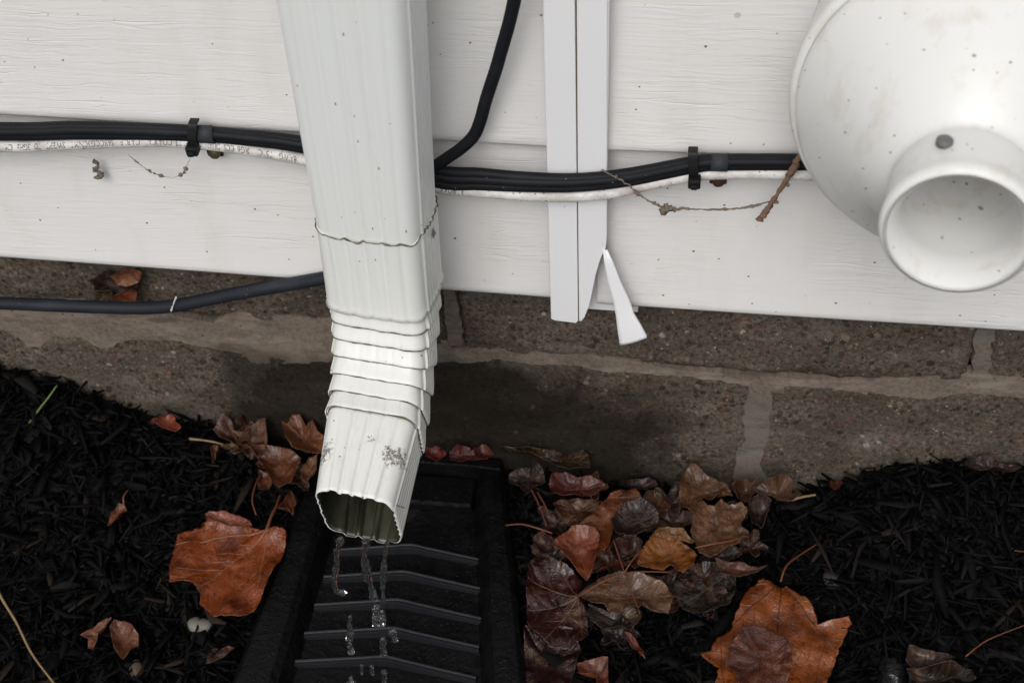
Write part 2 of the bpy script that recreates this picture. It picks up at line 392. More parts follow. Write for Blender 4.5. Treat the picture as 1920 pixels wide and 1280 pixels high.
def m_water():
    b = NB('water'); b.b.inputs['Transmission Weight'].default_value = .99; b.b.inputs['IOR'].default_value = 1.333
    p = b.pos(); return b.fin((.96, .97, 1), .0, b.bump(b.noise(b.mapv(p, (1, 1, .35)), 130, 1), .5, .004))

SID, TRIM, DSP, GRM, INS, PVC = m_siding(), m_trim(), m_downspout(), m_grime(), m_inside(), m_pvc()
CB, CB2, WC = m_cable('black_cable_jacket'), m_cable('dark_blue_black_jacket', (.017, .020, .027), .5), m_white_cable()
BLK, MOR, MUL, GND, PLA, RIB, LEAF, WAT = m_block(), m_mortar(), m_mulch(), m_ground(), m_plastic(), m_ribplastic(), m_leaf(), m_water()
MOH = m_mortar((.10, .088, .074), (.20, .178, .155))
INK = m_simple('print_ink', (.09, .085, .085), (.20, .18, .17), .6, 900, 0)
TIEM = m_simple('tie_plastic', (.008, .009, .010), (.014, .014, .016), .5, 120, .2, .25)
CLIPM = m_simple('clip_plastic', (.030, .033, .040), (.045, .048, .055), .6, 120, .2, .2)
RUST = m_simple('rusty_metal', (.030, .014, .009), (.11, .045, .025), .75, 500, .8)
BRASS = m_simple('tarnished_metal', (.06, .05, .025), (.20, .17, .09), .45, 500, .8, Metallic=.5)
GRAYM = m_simple('grey_screw', (.10, .10, .105), (.17, .17, .175), .4, 300, .3)
BARK = m_simple('twig_bark', (.12, .065, .042), (.26, .16, .10), .8, 500, .8)
DEB = m_simple('web_debris', (.10, .075, .055), (.30, .24, .19), .9, 600, 1)
STRAW = m_simple('straw', (.16, .10, .05), (.32, .22, .12), .6, 200, .3)
STEM = m_simple('leaf_stem', (.09, .026, .012), (.17, .055, .024), .4, 300, .3)
GRS = m_simple('grass_blade', (.06, .12, .02), (.12, .20, .04), .5, 150, .2)
STONE = m_simple('pebble_stone', (.10, .095, .08), (.22, .20, .17), .6, 160, .5)
DARKB = m_simple('shadowed_backing', (.03, .025, .02), (.06, .05, .04), .9, 60, .5)
SEAMD = m_simple('seam_dirt', (.05, .035, .02), (.20, .14, .08), .8, 200, .3)

# ------------------------------------------------------------------ ground
def axis(lo, hi, step, far):
    a = list(np.arange(lo, hi + 1e-9, step)); d = step
    up = [hi]; dn = [lo]
    while up[-1] < far: d *= 1.35; up.append(up[-1] + d); dn.append(dn[-1] - d)
    return np.array(dn[:0:-1] + a + up[1:])
gx = axis(-.9, .9, .012, 400); gy = axis(-.8, .06, .012, 400); gy = gy[gy < 60]
V = [(x, y, gh(x, min(y, 0)) if (abs(x) < 8 and abs(y) < 8) else 0.0) for y in gy for x in gx]
nx = len(gx); Fc = [(j * nx + i, j * nx + i + 1, (j + 1) * nx + i + 1, (j + 1) * nx + i) for j in range(len(gy) - 1) for i in range(nx - 1)]
tag(obj('ground', V, Fc, GND), 'dark mulch bed and lawn at the foot of the wall', kind='structure')

# ------------------------------------------------------------------ foundation
FY = .012
fnd = empty('foundation_wall', (0, FY, 0), 'speckled concrete block foundation wall with smeared mortar under white siding', 'foundation')
box('core', (-3.2, .030, -.15), (3.2, .22, .262), DARKB, fnd, 0)
def blk(x0, x1, fb, ft, seed, fine=True):
    """a block with a rough front; bottom and top edges run from left to right value"""
    nx_, nz_ = (int((x1 - x0) / .004), 44) if fine else (2, 2)
    V, Fc = [], []
    for j in range(nz_ + 1):
        for i in range(nx_ + 1):
            u, w = i / nx_, j / nz_
            x = x0 + (x1 - x0) * u; a = fb(x); b = ft(x); z = a + (b - a) * w
            e = min(u * (x1 - x0), (1 - u) * (x1 - x0), w * (b - a), (1 - w) * (b - a))
            y = FY + .0022 * math.exp(-e / .002) if fine else FY
            if fine:
                y += .0026 * noise.noise(Vector((x * 45, z * 45, seed))) + .0016 * noise.noise(Vector((x * 160, z * 160, seed)))
                x += .0022 * noise.noise(Vector((z * 90, seed, 1))) * (1 if i in (0, nx_) else 0); z += .0022 * noise.noise(Vector((x * 90, seed, 5))) * (1 if j in (0, nz_) else 0)
            V.append((x, y, z))
    W_ = nx_ + 1
    for j in range(nz_):
        for i in range(nx_): Fc.append((j * W_ + i, j * W_ + i + 1, (j + 1) * W_ + i + 1, (j + 1) * W_ + i))
    ring = [i for i in range(W_)] + [j * W_ + nx_ for j in range(1, nz_ + 1)] + [nz_ * W_ + i for i in range(nx_ - 1, -1, -1)] + [j * W_ for j in range(nz_ - 1, 0, -1)]
    base = len(V)
    for r in ring: V.append((V[r][0], .0298, V[r][2]))
    n = len(ring)
    for k in range(n): Fc.append((ring[k], base + k, base + (k + 1) % n, ring[(k + 1) % n]))
    Fc.append(tuple(range(base + n - 1, base - 1, -1)))
    return fixn(obj('block', V, Fc, BLK, fnd))
def zat(px, py): p = at_y(px, py, FY); return p[0], p[2]
xJ1 = zat(850, 600)[0]; xJ2 = zat(1842, 650)[0]; xK1 = zat(1415, 820)[0]; xK0 = zat(470, 720)[0]
bedL = zat(300, 590)[1]; bedM = zat(830, 650)[1]; bedR = zat(1800, 712)[1]
LOX = [zat(*p) for p in ((-120, 594), (0, 610), (60, 640), (100, 624), (190, 646), (250, 630), (330, 632), (455, 655), (560, 671), (640, 668), (760, 680), (900, 670), (1000, 673), (1127, 687), (1250, 694), (1354, 705), (1468, 716), (1600, 722), (1740, 738), (1880, 735), (2060, 742))]
zlow = lambda x: float(np.interp(x, [p[0] for p in LOX], [p[1] for p in LOX]))
UPX = [zat(*p) for p in ((-120, 556), (60, 570), (250, 574), (300, 580), (330, 584), (400, 596), (430, 600), (620, 608), (760, 620), (850, 660), (960, 664), (1090, 671), (1170, 677), (1250, 684), (1420, 698), (1520, 706), (1640, 714), (1700, 716), (1820, 712), (1920, 716), (2060, 720))]
zup = lambda x: float(np.interp(x, [p[0] for p in UPX], [p[1] for p in UPX]))
g = .005
edU = [-3.2, -2.8, -2.4, -2.0, -1.6, -1.2, -.6, xJ1, xJ2, .64, 1.04, 1.44, 1.84, 2.24, 2.64, 3.2]
for i, (a, b) in enumerate(zip(edU, edU[1:])):
    blk(a + g, b - g, zup, lambda x: .262, 10 + i, -.9 < a < .6)
edL = [-3.2, -2.9, -2.5, -2.1, -1.7, -1.3, -.98, -.62, xK1, .47, .87, 1.27, 1.67, 2.07, 2.47, 2.87, 3.2]
for i, (a, b) in enumerate(zip(edL, edL[1:])):
    blk(a + g, b - g, lambda x: -.06, zlow, 40 + i, -.9 < a < .45)
def mort(pts, seed, jit=.0020, yf=FY - .0004, mat=None): return plate('mortar_joint', [zat(*p) for p in pts], yf, FY + .008, mat or MOR, fnd, .0018, jit, seed, .0)
mort([(-120, 545), (0, 556), (120, 560), (250, 566), (305, 578), (330, 592), (400, 604), (420, 590), (480, 585), (560, 592), (640, 598), (760, 612), (840, 640), (850, 652), (960, 656), (1090, 664),
      (1180, 674), (1250, 689), (1320, 696), (1420, 704), (1520, 710), (1600, 712), (1660, 709), (1730, 706), (1820, 700), (1920, 706), (2060, 712),
      (2060, 752), (1908, 746), (1821, 735), (1770, 741), (1740, 748), (1704, 744), (1640, 738), (1560, 728), (1471, 722), (1468, 738), (1400, 722), (1354, 713), (1250, 702), (1127, 695), (1080, 684), (1000, 682), (940, 673),
      (880, 680), (830, 676), (760, 690), (680, 682), (625, 676), (560, 680), (480, 682), (455, 664), (400, 652), (330, 638), (250, 636), (190, 654), (150, 632), (100, 630), (75, 650), (55, 652), (30, 626), (0, 616), (-120, 600)], 1)
mort([(1390, 718), (1443, 726), (1447, 745), (1440, 820), (1446, 940), (1372, 940), (1380, 850), (1392, 790), (1398, 750)], 2, yf=FY + .0002, mat=MOH)
mort([(1830, 600), (1869, 600), (1856, 700), (1822, 702)], 3, yf=FY + .0002, mat=MOH)
mort([(833, 540), (852, 540), (868, 645), (838, 650)], 4, yf=FY + .0002, mat=MOH)
for xx in [e for e in edU[1:-1] if abs(e) > .45]: box('mortar_joint', (xx - .0052, FY + .001, .16), (xx + .0052, .0296, .262), MOR, fnd, 0)
for xx in [e for e in edL[1:-1] if abs(e) > .45]: box('mortar_joint', (xx - .0052, FY + .001, -.06), (xx + .0052, .0296, .16), MOR, fnd, 0)

# ------------------------------------------------------------------ siding
hw = empty('house_wall', (0, 0, .235), 'white wood-grained vinyl lap siding of the house above the concrete foundation', 'wall')
box('sheathing', (-3.2, .0305, .2625), (3.2, .22, 2.6), DARKB, hw, 0)
T = -.012
def line(pa, pb):
    a, b = at_y(*pa, T), at_y(*pb, T); return lambda x: a[2] + (b[2] - a[2]) * (x - a[0]) / (b[0] - a[0])
loL, loR = line((0, 480), (1040, 557)), line((1140, 569), (1920, 619))
upL, upR = line((0, 213), (1020, 273)), line((1140, 280), (1500, 292))
xs0 = at_y(1080, 400, T)[0]
xcut = at_y(1120, 560, T)[0]
EXP = .1175
def board(x0, x1, fz, ftop, seed):
    prof = [(-.0025, 1.0), (-.0034, .85), (-.0068, .45), (-.0106, .09), (-.0119, .035), (-.0122, .012), (-.0112, .0), (-.0085, -.004), (-.006, .002)]
    n = max(2, int((x1 - x0) / .05)); V, Fc = [], []
    for i in range(n + 1):
        x = x0 + (x1 - x0) * i / n
        zb = fz(x); zt = ftop(x) + .012
        for y, t in prof:
            V.append((x, y + .0012 * noise.noise(Vector((x * 5, t, seed))) * (1 if t < .9 else 0), zb + (zt - zb) * t))
    k = len(prof)
    for i in range(n):
        for j in range(k - 1): Fc.append((i * k + j, i * k + j + 1, (i + 1) * k + j + 1, (i + 1) * k + j))
    o = fixn(obj('siding_board', V, Fc, SID, hw)); solid(o, .0011, 1); return o
def const(v): return lambda x: v
cl = lambda f, lo, hi: (lambda x: f(min(hi, max(lo, x))))
L0, L1, R0, R1 = cl(loL, -.6, .1), cl(upL, -.6, .1), cl(loR, -.1, .35), cl(upR, -.1, .35)
board(-3.2, xs0 - .001, L0, L1, 1); board(xcut, 3.2, R0, R1, 2)
board(-3.2, xs0 - .001, L1, lambda x: L1(x) + EXP, 3); board(xs0 + .002, 3.2, R1, lambda x: R1(x) + EXP, 4)
for k in range(1, 19):
    board(-3.2, xs0 - .001, lambda x, k=k: L1(x) + EXP * k, lambda x, k=k: L1(x) + EXP * (k + 1), 4 + k)
    board(xs0 + .002, 3.2, lambda x, k=k: R1(x) + EXP * k, lambda x, k=k: R1(x) + EXP * (k + 1), 40 + k)
# starter strip seen under the torn trim
a, b_ = at_y(1098, 470, -.004), at_y(1196, 583, -.004)
plate('starter_strip', [(a[0] - .002, b_[2]), (b_[0], b_[2] - .0004), (b_[0], b_[2] + .016), (xcut + .004, a[2] + .006), (a[0] - .002, a[2] + .006)], -.0045, -.0030, TRIM, hw)

# ------------------------------------------------------------------ vertical trim
TY = -.0185
def tq(px, py, y=TY): p = at_y(px, py, y); return (p[0], p[2])
tl = empty('trim_channel', (*at_y(1055, 605, TY)[:2], at_y(1055, 605, TY)[2]), 'smooth white vinyl trim strip with square cut bottom end, beside the torn strip', 'trim strip')
def ext(pa, pb, z):                                   # extrapolate a traced edge upward
    a, b = np.array(tq(*pa)), np.array(tq(*pb)); t = (z - a[1]) / (b[1] - a[1]); return tuple(a + (b - a) * t)
ZT = 2.5
A = [tq(1033, 598), tq(1040, 601), tq(1080, 606), tq(1084, 602), tq(1078.0, 0), ext((1084, 602), (1079, 0), ZT), ext((1033, 598), (1018, 0), ZT), tq(1018, 0)]
A[5] = (A[4][0], ZT); A[6] = (A[7][0], ZT)
bev(plate('face', A, TY, TY + .0016, TRIM, tl), .0005)
B = [tq(1036, 597), tq(1042, 598), (tq(1024, 0)[0], ZT), (A[7][0] + .0006, ZT)]
plate('side_flange', B, TY + .0017, -.003, TRIM, tl)
tr = empty('torn_trim_channel', (*at_y(1085, 600, TY)[:2], at_y(1085, 600, TY)[2]), 'white vinyl trim strip torn at its lower end with a loose flap hanging off', 'trim strip')
Bc = [tq(1086, 600), tq(1090, 601), tq(1096, 594), tq(1105, 572), tq(1111, 545), tq(1117, 515), tq(1125, 488), tq(1132, 470), tq(1136, 464), tq(1138, 440), tq(1139, 0)]
Bc += [(Bc[-1][0], ZT), (tq(1081.5, 0)[0], ZT), tq(1081.5, 0), tq(1084, 400), tq(1085.5, 560)]
bev(plate('face', Bc, TY - .0008, TY + .0008, TRIM, tr), .0005)
plate('side_flange', [tq(1133, 472), tq(1137, 460), (tq(1138, 0)[0], ZT), (tq(1134, 0)[0], ZT)], TY + .0009, -.003, TRIM, tr)
plate('seam', [(tq(1078, 0)[0], ZT), (tq(1081.8, 0)[0], ZT), tq(1086, 598), tq(1082, 598)], TY + .0010, TY + .004, SEAMD, tr)
# loose flap, curling outward
fl = [((1131, 466), (1139, 468), -.019), ((1133, 490), (1150, 492), -.0205), ((1139, 525), (1164, 528), -.023), ((1149, 560), (1180, 561), -.0245), ((1155, 590), (1189, 588), -.0265), ((1158, 615), (1201, 608), -.0285), ((1162, 641), (1212, 628), -.0305), ((1163, 646), (1213, 632), -.0307)]
V, Fc = [], []
for l, r, y in fl:
    for k in range(7):
        t = k / 6; p = at_y(l[0] + (r[0] - l[0]) * t, l[1] + (r[1] - l[1]) * t + 2.0 * math.sin(math.pi * t), y - .0003 * math.sin(math.pi * t)); V.append(p)
for i in range(len(fl) - 1):
    for k in range(6): Fc.append((i * 7 + k, i * 7 + k + 1, (i + 1) * 7 + k + 1, (i + 1) * 7 + k))
solid(fixn(obj('torn_flap', V, Fc, TRIM, tr)), .0016, 0)

# ------------------------------------------------------------------ cables
CY = -.0235
def cpath(pts, y=CY, n=8): return catmull([at_y(p[0], p[1], p[2] if len(p) > 2 else y) for p in pts], n)
xsC = [-900, -400, 0, 150, 350, 460, 560, 700, 825, 900, 980, 1080, 1180, 1300, 1350, 1500, 1620, 2000, 2600]
yA = [200, 225, 239, 237, 244, 253, 264, 290, 320, 325, 332, 335, 325, 303, 299, 299, 301, 310, 330]
yB = [225, 245, 254, 252, 255, 263, 276, 306, 344, 347, 350, 350, 339, 315, 310, 309, 311, 320, 340]
yC = [212, 235, 247, 244, 249, 258, 270, 298, 332, 336, 341, 342, 332, 309, 304, 304, 306, 315, 335]
bun = empty('black_cable_bundle', at_y(960, 350, CY), 'bundle of three thin black cables running sideways along the siding and behind the downspout', 'cable')
for ys, dy, r in ((yA, 0, .0032), (yB, 0, .0032), (yC, -.0018, .0030)):
    tube('cable_strand', cpath([(x, y, CY + dy) for x, y in zip(xsC, ys)]), r, CB, bun, n=14)
wpx = [(-900, 250), (-400, 265), (0, 274), (80, 272), (150, 269), (225, 265), (300, 264), (380, 269), (470, 281), (560, 297), (700, 328), (830, 352), (900, 359), (1000, 366), (1080, 367), (1150, 360), (1230, 342), (1310, 327), (1400, 324), (1500, 326), (1620, 330), (2000, 345), (2600, 370)]
WR = .0037; WY_ = CY + .0005
wpath = cpath([(x, y, WY_) for x, y in wpx])
wc = empty('white_coaxial_cable', at_y(960, 362, WY_), 'dirty white coaxial cable with black print running below the black bundle', 'cable')
tube('jacket', wpath, WR, WC, wc, n=18)
WPX = np.array([p for p in wpath])
pxs = [960 + F * ((M.T @ (p - C))[0] / (M.T @ (p - C))[2]) for p in WPX]
arc = np.concatenate([[0], np.cumsum(np.linalg.norm(np.diff(WPX, axis=0), axis=1))])
def s_at(px): return float(np.interp(px, pxs, arc))
def text_mesh(body):
    cu = bpy.data.curves.new('t', 'FONT'); cu.body = body; cu.size = 1; cu.resolution_u = 2
    o = bpy.data.objects.new('t', cu); COL.objects.link(o); dg = bpy.context.evaluated_depsgraph_get(); me = bpy.data.meshes.new_from_object(o.evaluated_get(dg))
    bpy.data.objects.remove(o); v = [tuple(x.co) for x in me.vertices]; f = [tuple(p.vertices) for p in me.polygons]; bpy.data.meshes.remove(me); return np.array(v), f
TV, TF = [], []
def put_text(body, pr, pl, h=.0037, ang=26):
    v, f = text_mesh(body); v[:, 0] -= v[:, 0].min(); w = v[:, 0].max(); s0, s1 = s_at(pr), s_at(pl); o = len(TV)
    for x, y, z in v:
        s = s0 + (s1 - s0) * x / w
        c = np.array([np.interp(s, arc, WPX[:, k]) for k in range(3)])
        # upside down letters: their top points down the cable's face
        a = math.radians(ang) - (y * h / .7 - h / 2) / WR
        TV.append(c + np.array([0, -math.cos(a), math.sin(a)]) * (WR + .00022))
    TF.extend([tuple(i + o for i in q) for q in f])
for t_, r_, l_ in (('18AWG', 563, 527), ('75\u00b0C', 514, 488), ('RG6', 470, 449), ("CCS", 443, 424), ('DUAL', 416, 391), ('SHIELD', 381, 334), ('COAXIAL', 327, 276), ('CABLE', 267, 230),
                    ('S6BCCG3CNMT', 218, 137), ('SWEPT', 127, 91), ('TO', 82, 70), ('3GHz', 62, 38), ('CM', 29, 15), ('318066', 873, 826)): put_text(t_, r_, l_)
tag(obj('lettering', TV, TF, INK, wc, smooth=False), kind='stuff')
tube('black_cable', cpath([(1010, -230), (985, -90), (968, -15), (955, 42), (940, 95), (930, 130), (912, 185), (900, 228), (888, 255), (866, 277), (842, 294), (815, 312), (780, 330)], -.026, 8), .0036, CB, None, n=14, flat=.85)
tag(bpy.data.objects['black_cable'], 'single black cable coming down from the top to join the bundle right of the downspout', 'cable')
lc = tube('black_cable', cpath([(-900, 520, -.01), (-300, 555, -.014), (-60, 565, -.016), (0, 568, -.017), (140, 574, -.018), (240, 577, -.018), (300, 576, -.018), (350, 569, -.018), (440, 551, -.018), (530, 535, -.018), (610, 521, -.018), (690, 508, -.018), (740, 500, -.012), (760, 490, .002)], -.018, 8), .0044, CB2, None, n=16)
tag(lc, 'thick dull black cable sagging in front of the foundation at lower left', 'cable')
# pale scratch marks on the sagging cable
def tie(pa, pb, label, hx, hy):
    e = empty('cable_tie', at_y(pb[0], pb[1], CY - .006), label, 'cable tie', 'black cable ties on the cables')
    A_, B_ = at_y(pa[0], pa[1], CY - .0050), at_y(pb[0], pb[1], CY - .0052); w = .0027
    path = catmull([A_ + [0, .006, .0012], A_ + [0, .001, .001], (A_ * 2 + B_) / 3 + [0, -.0008, 0], (A_ + B_ * 2) / 3 + [0, -.0012, 0], B_, B_ + [0, .004, -.002]], 5)
    V, Fc = [], []
    for p in path: V += [p + [-w, 0, 0], p + [w, 0, 0]]
    for i in range(len(path) - 1): Fc.append((2 * i, 2 * i + 1, 2 * i + 3, 2 * i + 2))
    bev(solid(fixn(obj('strap', V, Fc, TIEM, e, smooth=False)), .0012, 0), .0003)
    h = at_y(hx, hy, CY - .006)
    o = box('lock_head', h + [-.0035, -.003, -.0030], h + [.0035, .004, .0032], TIEM, e, .001)
    box('strap_tail', h + [-.0020, -.0050, -.0018], h + [.0018, -.0030, .0010], TIEM, e, .0006)
tie((361, 238), (361, 272), 'black cable tie with dirty head on the cables left of the downspout', 361, 281)
tie((1299, 292), (1301, 330), 'black cable tie on the cables between the trim and the round vent', 1302, 342)
def clip(cx, cy, h, lab, sx, sy, smat):
    e = empty('cable_clip', at_y(sx, sy, -.016), lab, 'cable clip', 'dark clips holding the cables')
    P_ = at_y(cx, cy, CY); w = .0046; n = 12; V, Fc = [], []
    for i in range(n + 1):
        a = math.radians(-75 + 165 * i / n); rr = h / 2 + .0006
        y, z = -math.cos(a) * (.0040 + .0012), math.sin(a) * rr
        V += [P_ + [-w, y, z], P_ + [w, y, z]]
    for i in range(n): Fc.append((2 * i, 2 * i + 1, 2 * i + 3, 2 * i + 2))
    solid(fixn(obj('band', V, Fc, CLIPM, e)), .001, 0)
    q = at_y(sx, sy, -.014)
    box('tab', q + [-.0050, .0006, -.003], q + [.0048, .003, .006], smat if smat is RUST else TIEM, e, .0008)
    nn = 14; V = [q + [0, -.0022, 0]] + [q + [.0034 * math.cos(2 * math.pi * k / nn), -.0012, .0034 * math.sin(2 * math.pi * k / nn)] for k in range(nn)] + [q + [.0038 * math.cos(2 * math.pi * k / nn), .001, .0038 * math.sin(2 * math.pi * k / nn)] for k in range(nn)]
    Fc = [(0, 1 + (k + 1) % nn, 1 + k) for k in range(nn)] + [(1 + k, 1 + (k + 1) % nn, 1 + nn + (k + 1) % nn, 1 + nn + k) for k in range(nn)]
    fixn(obj('screw_head', V, Fc, smat, e))
clip(389, 250, .0095, 'dark grey cable clip with tarnished screw left of the downspout', 402, 288, BRASS)
clip(1349, 303, .0085, 'dark grey cable clip with rusty screw right of the trim', 1347, 340, RUST)
# webs and twigs
def string(name, pts, y, r, lab, cat, mat=DEB, clumps=(), seed=0, base=.3):
    pth = catmull([at_y(p[0], p[1], y) for p in pts], 16)
    pth = [p + np.array([noise.noise(Vector((i * .25, seed, 0))), .5 * noise.noise(Vector((i * .25, seed, 3))), noise.noise(Vector((i * .25, seed, 7)))]) * .0008 for i, p in enumerate(pth)]
    N = len(pth)
    f = lambda t: r * (base + sum(a * math.exp(-((t - c) / w) ** 2) for c, w, a in clumps)) * (1 + .5 * noise.noise(Vector((t * N * .3, seed, 2))))
    o = tube(name, pth, f, mat, None, n=8, wob=1.3, seed=seed); return tag(o, lab, cat)
string('web_scratch_strand', [(240, 290), (262, 308), (282, 322), (298, 328), (322, 333), (342, 326), (350, 312), (358, 293)], -.020, .0007, 'clumped spider web strand hanging in a loop below the left cable tie', 'web', clumps=[(.10, .04, .5), (.27, .03, 1.2), (.36, .02, .7), (.45, .025, 1.6), (.68, .022, 1.7), (.75, .02, .9), (.82, .02, 1.6)], seed=3, base=.18)
string('web_scratch_strand', [(173, 302), (181, 305), (184, 312), (178, 318), (186, 323), (187, 331), (177, 334)], -.0128, .0009, 'small dark squiggle of debris stuck on the left siding board', 'debris', clumps=[(.1, .12, .7), (.45, .15, .8), (.8, .15, 1.1)], seed=5, base=.45)
string('web_scratch_strand', [(1128, 319), (1150, 330), (1175, 345), (1205, 370), (1235, 385), (1252, 394), (1275, 391), (1320, 393), (1370, 392), (1410, 387), (1442, 378)], -.030, .0008, 'grey twisted thread of debris strung from the trim to the brown twig', 'web', clumps=[(.12, .01, .7), (.27, .02, .6), (.38, .03, .7), (.6, .05, .4), (.75, .04, .3), (.9, .05, .6)], seed=8, base=.5)
string('web_scratch_strand', [(330, 556), (327, 566), (323, 577), (321, 583)], -.0232, .0007, 'short pale scratch mark across the sagging lower cable', 'web', mat=WC, seed=15, base=.6)  # scratch mark on the cable jacket, made as an added thin strand
string('web_knot', [(1246, 402), (1244, 396), (1250, 390), (1262, 392), (1266, 396)], -.0305, .0016, 'small knotted clump at the bend of the hanging thread', 'debris', clumps=[(.4, .3, .8)], seed=12, base=.5)
pth = cpath([(1500, 292), (1488, 316), (1470, 345), (1452, 372), (1436, 396), (1424, 413)], -.031, 10)
tw = empty('twig', pth[-1], 'short reddish brown twig hanging beside the round vent', 'twig')
tube('bark', pth, lambda t: .0015 + .0004 * math.sin(t * 9) + (.0007 if t > .96 else 0) , BARK, tw, n=8, wob=.9, seed=4)
for k, (a1, b1) in enumerate((((1484, 322), (1493, 318)), ((1470, 345), (1480, 347)), ((1450, 378), (1459, 381)))): tube('bud', cpath([(a1[0], a1[1]), (b1[0], b1[1])], -.031, 3), .0009, DEB, tw, n=6, wob=.8, seed=k)

# ------------------------------------------------------------------ downspout
DX0, DX1, DYF, DEP = -.1958, -.1372, -.085, .044
ds = empty('downspout', (-.167, DYF + DEP / 2, .15), 'ribbed white metal downspout with crimped elbow, water running from its open end', 'downspout')
def section(wd, dp, cr=.0085, amp=1.0, samp=None):
    samp = amp if samp is None else samp
    """closed profile; u across (0 = centre), v depth from the front face"""
    P_ = []
    nf, ns, nc = 46, 64, 8
    def rib(t, n, a): # rounded beads with flat between
        s = (t * n) % 1.0; return a * (sm(0, .22, s) - sm(.78, 1, s))
    w2, r = wd / 2, cr
    for i in range(nf): # front, left to right
        t = i / nf; u = -w2 + r + (wd - 2 * r) * t
        P_.append((u, -rib(t, 4, .0014 * amp)))
    for i in range(nc): a = math.pi / 2 * i / nc; P_.append((w2 - r + r * math.sin(a), r - r * math.cos(a)))
    for i in range(ns): t = i / ns; P_.append((w2 + rib(t, 6, .0013 * samp), r + (dp - 2 * r) * t))
    for i in range(nc): a = math.pi / 2 * i / nc; P_.append((w2 - r + r * math.cos(a), dp - r + r * math.sin(a)))
    for i in range(nf): t = i / nf; P_.append((w2 - r - (wd - 2 * r) * t, dp + rib(t, 3, .0022 * amp)))
    for i in range(nc): a = math.pi / 2 * i / nc; P_.append((-w2 + r - r * math.sin(a), dp - r + r * math.cos(a)))
    for i in range(ns): t = i / ns; P_.append((-w2 - rib(t, 6, .0013 * samp), dp - r - (dp - 2 * r) * t))
    for i in range(nc): a = math.pi / 2 * i / nc; P_.append((-w2 + r - r * math.cos(a), r - r * math.sin(a)))
    return P_
PSI = math.radians(7.5); CPS, SPS = math.cos(PSI), math.sin(PSI); PIV = (-.1664, DYF + DEP / 2)
def frame_pts(origin, alpha, wd, dp, sx, amp=1.0, samp=None, grow=0.0, edge=0.0, seed=0):
    """origin = middle of the front face; alpha = bend from straight down toward the camera side"""
    out = []
    for i, (u, v) in enumerate(section(wd, dp, amp=amp, samp=(min(amp * 1.2, .95) if samp is None else samp))):
        cu, cv = u, v - dp / 2; L = math.hypot(cu, cv); cu += cu / L * grow; cv += cv / L * grow
        vv = cv + dp / 2
        y = origin[1] + vv * math.cos(alpha); z = origin[2] - vv * math.sin(alpha)
        e = edge * noise.noise(Vector((u * 120, v * 120, seed)))
        y += -math.sin(alpha) * e; z += -math.cos(alpha) * e
        X_ = origin[0] + cu + sx * ((origin[1] - DYF) + math.sin(alpha) * (y - origin[1])) - PIV[0]; Y_ = y - PIV[1]
        out.append((PIV[0] + X_ * CPS + Y_ * SPS, PIV[1] - X_ * SPS + Y_ * CPS, z))
    return out
def loft(name, frames, parent, caps=False, th=.0007):
    n = len(frames[0]); V = [p for f in frames for p in f]; Fc = []
    for j in range(len(frames) - 1):
        for i in range(n): Fc.append((j * n + i, j * n + (i + 1) % n, (j + 1) * n + (i + 1) % n, (j + 1) * n + i))
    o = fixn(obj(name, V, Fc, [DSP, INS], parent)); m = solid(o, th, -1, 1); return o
cxm = (DX0 + DX1) / 2; WD = DX1 - DX0
def at_front(py, px=690): return at_y(px, py, DYF)[2]
zE0 = at_front(450); zB = at_front(592); zTop = 2.4
def xc(z): return -.1664 + (z - .31) * .034          # the pipe leans very slightly
wdz = lambda z: .0594 + (z - .31) * .036
# straight pipe above
fr = [frame_pts((xc(z) if z < .7 else xc(.7), DYF + .0003, z), 0, wdz(min(z, .6)) - .0006, DEP - .001, 0, amp=.65) for z in [zTop, 1.8, 1.2, .9, .7, .6, .55, .5, .45, .42, .40, .38, .365, zE0 + .004, zE0 + .001, zE0 - .003, zE0 - .0075, zE0 - .010, zE0 - .0115, zE0 - .012]]
loft('upper_pipe', fr, ds)
el = bpy.data.objects.new('elbow', None); COL.objects.link(el); el.parent = ds; el.location = (0, 0, 0)
# socket collar of the elbow
fr = []
for t in (0, .02, .1, .3, .5, .7, .85, .95, 1.0):
    z = zE0 + (zB - zE0) * t
    fr.append(frame_pts((xc(z), DYF, z), 0, WD + .0006, DEP + .001, 0, amp=.55 + .3 * (1 - t), grow=.0006 + (.0014 if t == 1 else .0006 * t ** 3), edge=.0030 if t < .03 else (.0012 if t > .9 else 0), seed=2))
loft('socket', fr, el)
RC, AL, NR, YAW = .042, math.radians(84), 6, -.14
def bend(a): return (xc(zB), DYF - RC * (1 - math.cos(a)), zB - RC * math.sin(a))
for k in range(NR):
    a0, a1 = AL * k / NR, AL * (k + 1) / NR
    a0 = max(0, a0 - .035)
    fr = []
    for t in (0, .15, .35, .6, .8, .92, 1.0):
        a = a0 + (a1 - a0) * t
        gr = -.0009 + .0018 * sm(0, .95, t) * (1 - .25 * (t > .97))
        fr.append(frame_pts(bend(a), a, WD - .001 - .0006 * k, DEP, YAW, amp=.16 if k < 5 else .5, samp=1.2, grow=gr, edge=.0005, seed=k * .4))
    loft('crimp_ring', fr, el)
o0 = bend(AL - .03); OL = .057
fr = []
for t in (0, .03, .1, .25, .4, .55, .7, .85, .95, 1.0):
    og = (o0[0], o0[1] - OL * t * math.sin(AL), o0[2] - OL * t * math.cos(AL))
    fr.append(frame_pts(og, AL - .04 * t, WD - .003 - .0090 * t, DEP - .0005 + .008 * t, YAW, amp=.5 + 1.1 * t, samp=.95 - .35 * t, grow=-.0012 + .0008 * t, edge=.0011 if t == 1 else 0, seed=5))
outlet = loft('outlet', fr, el)
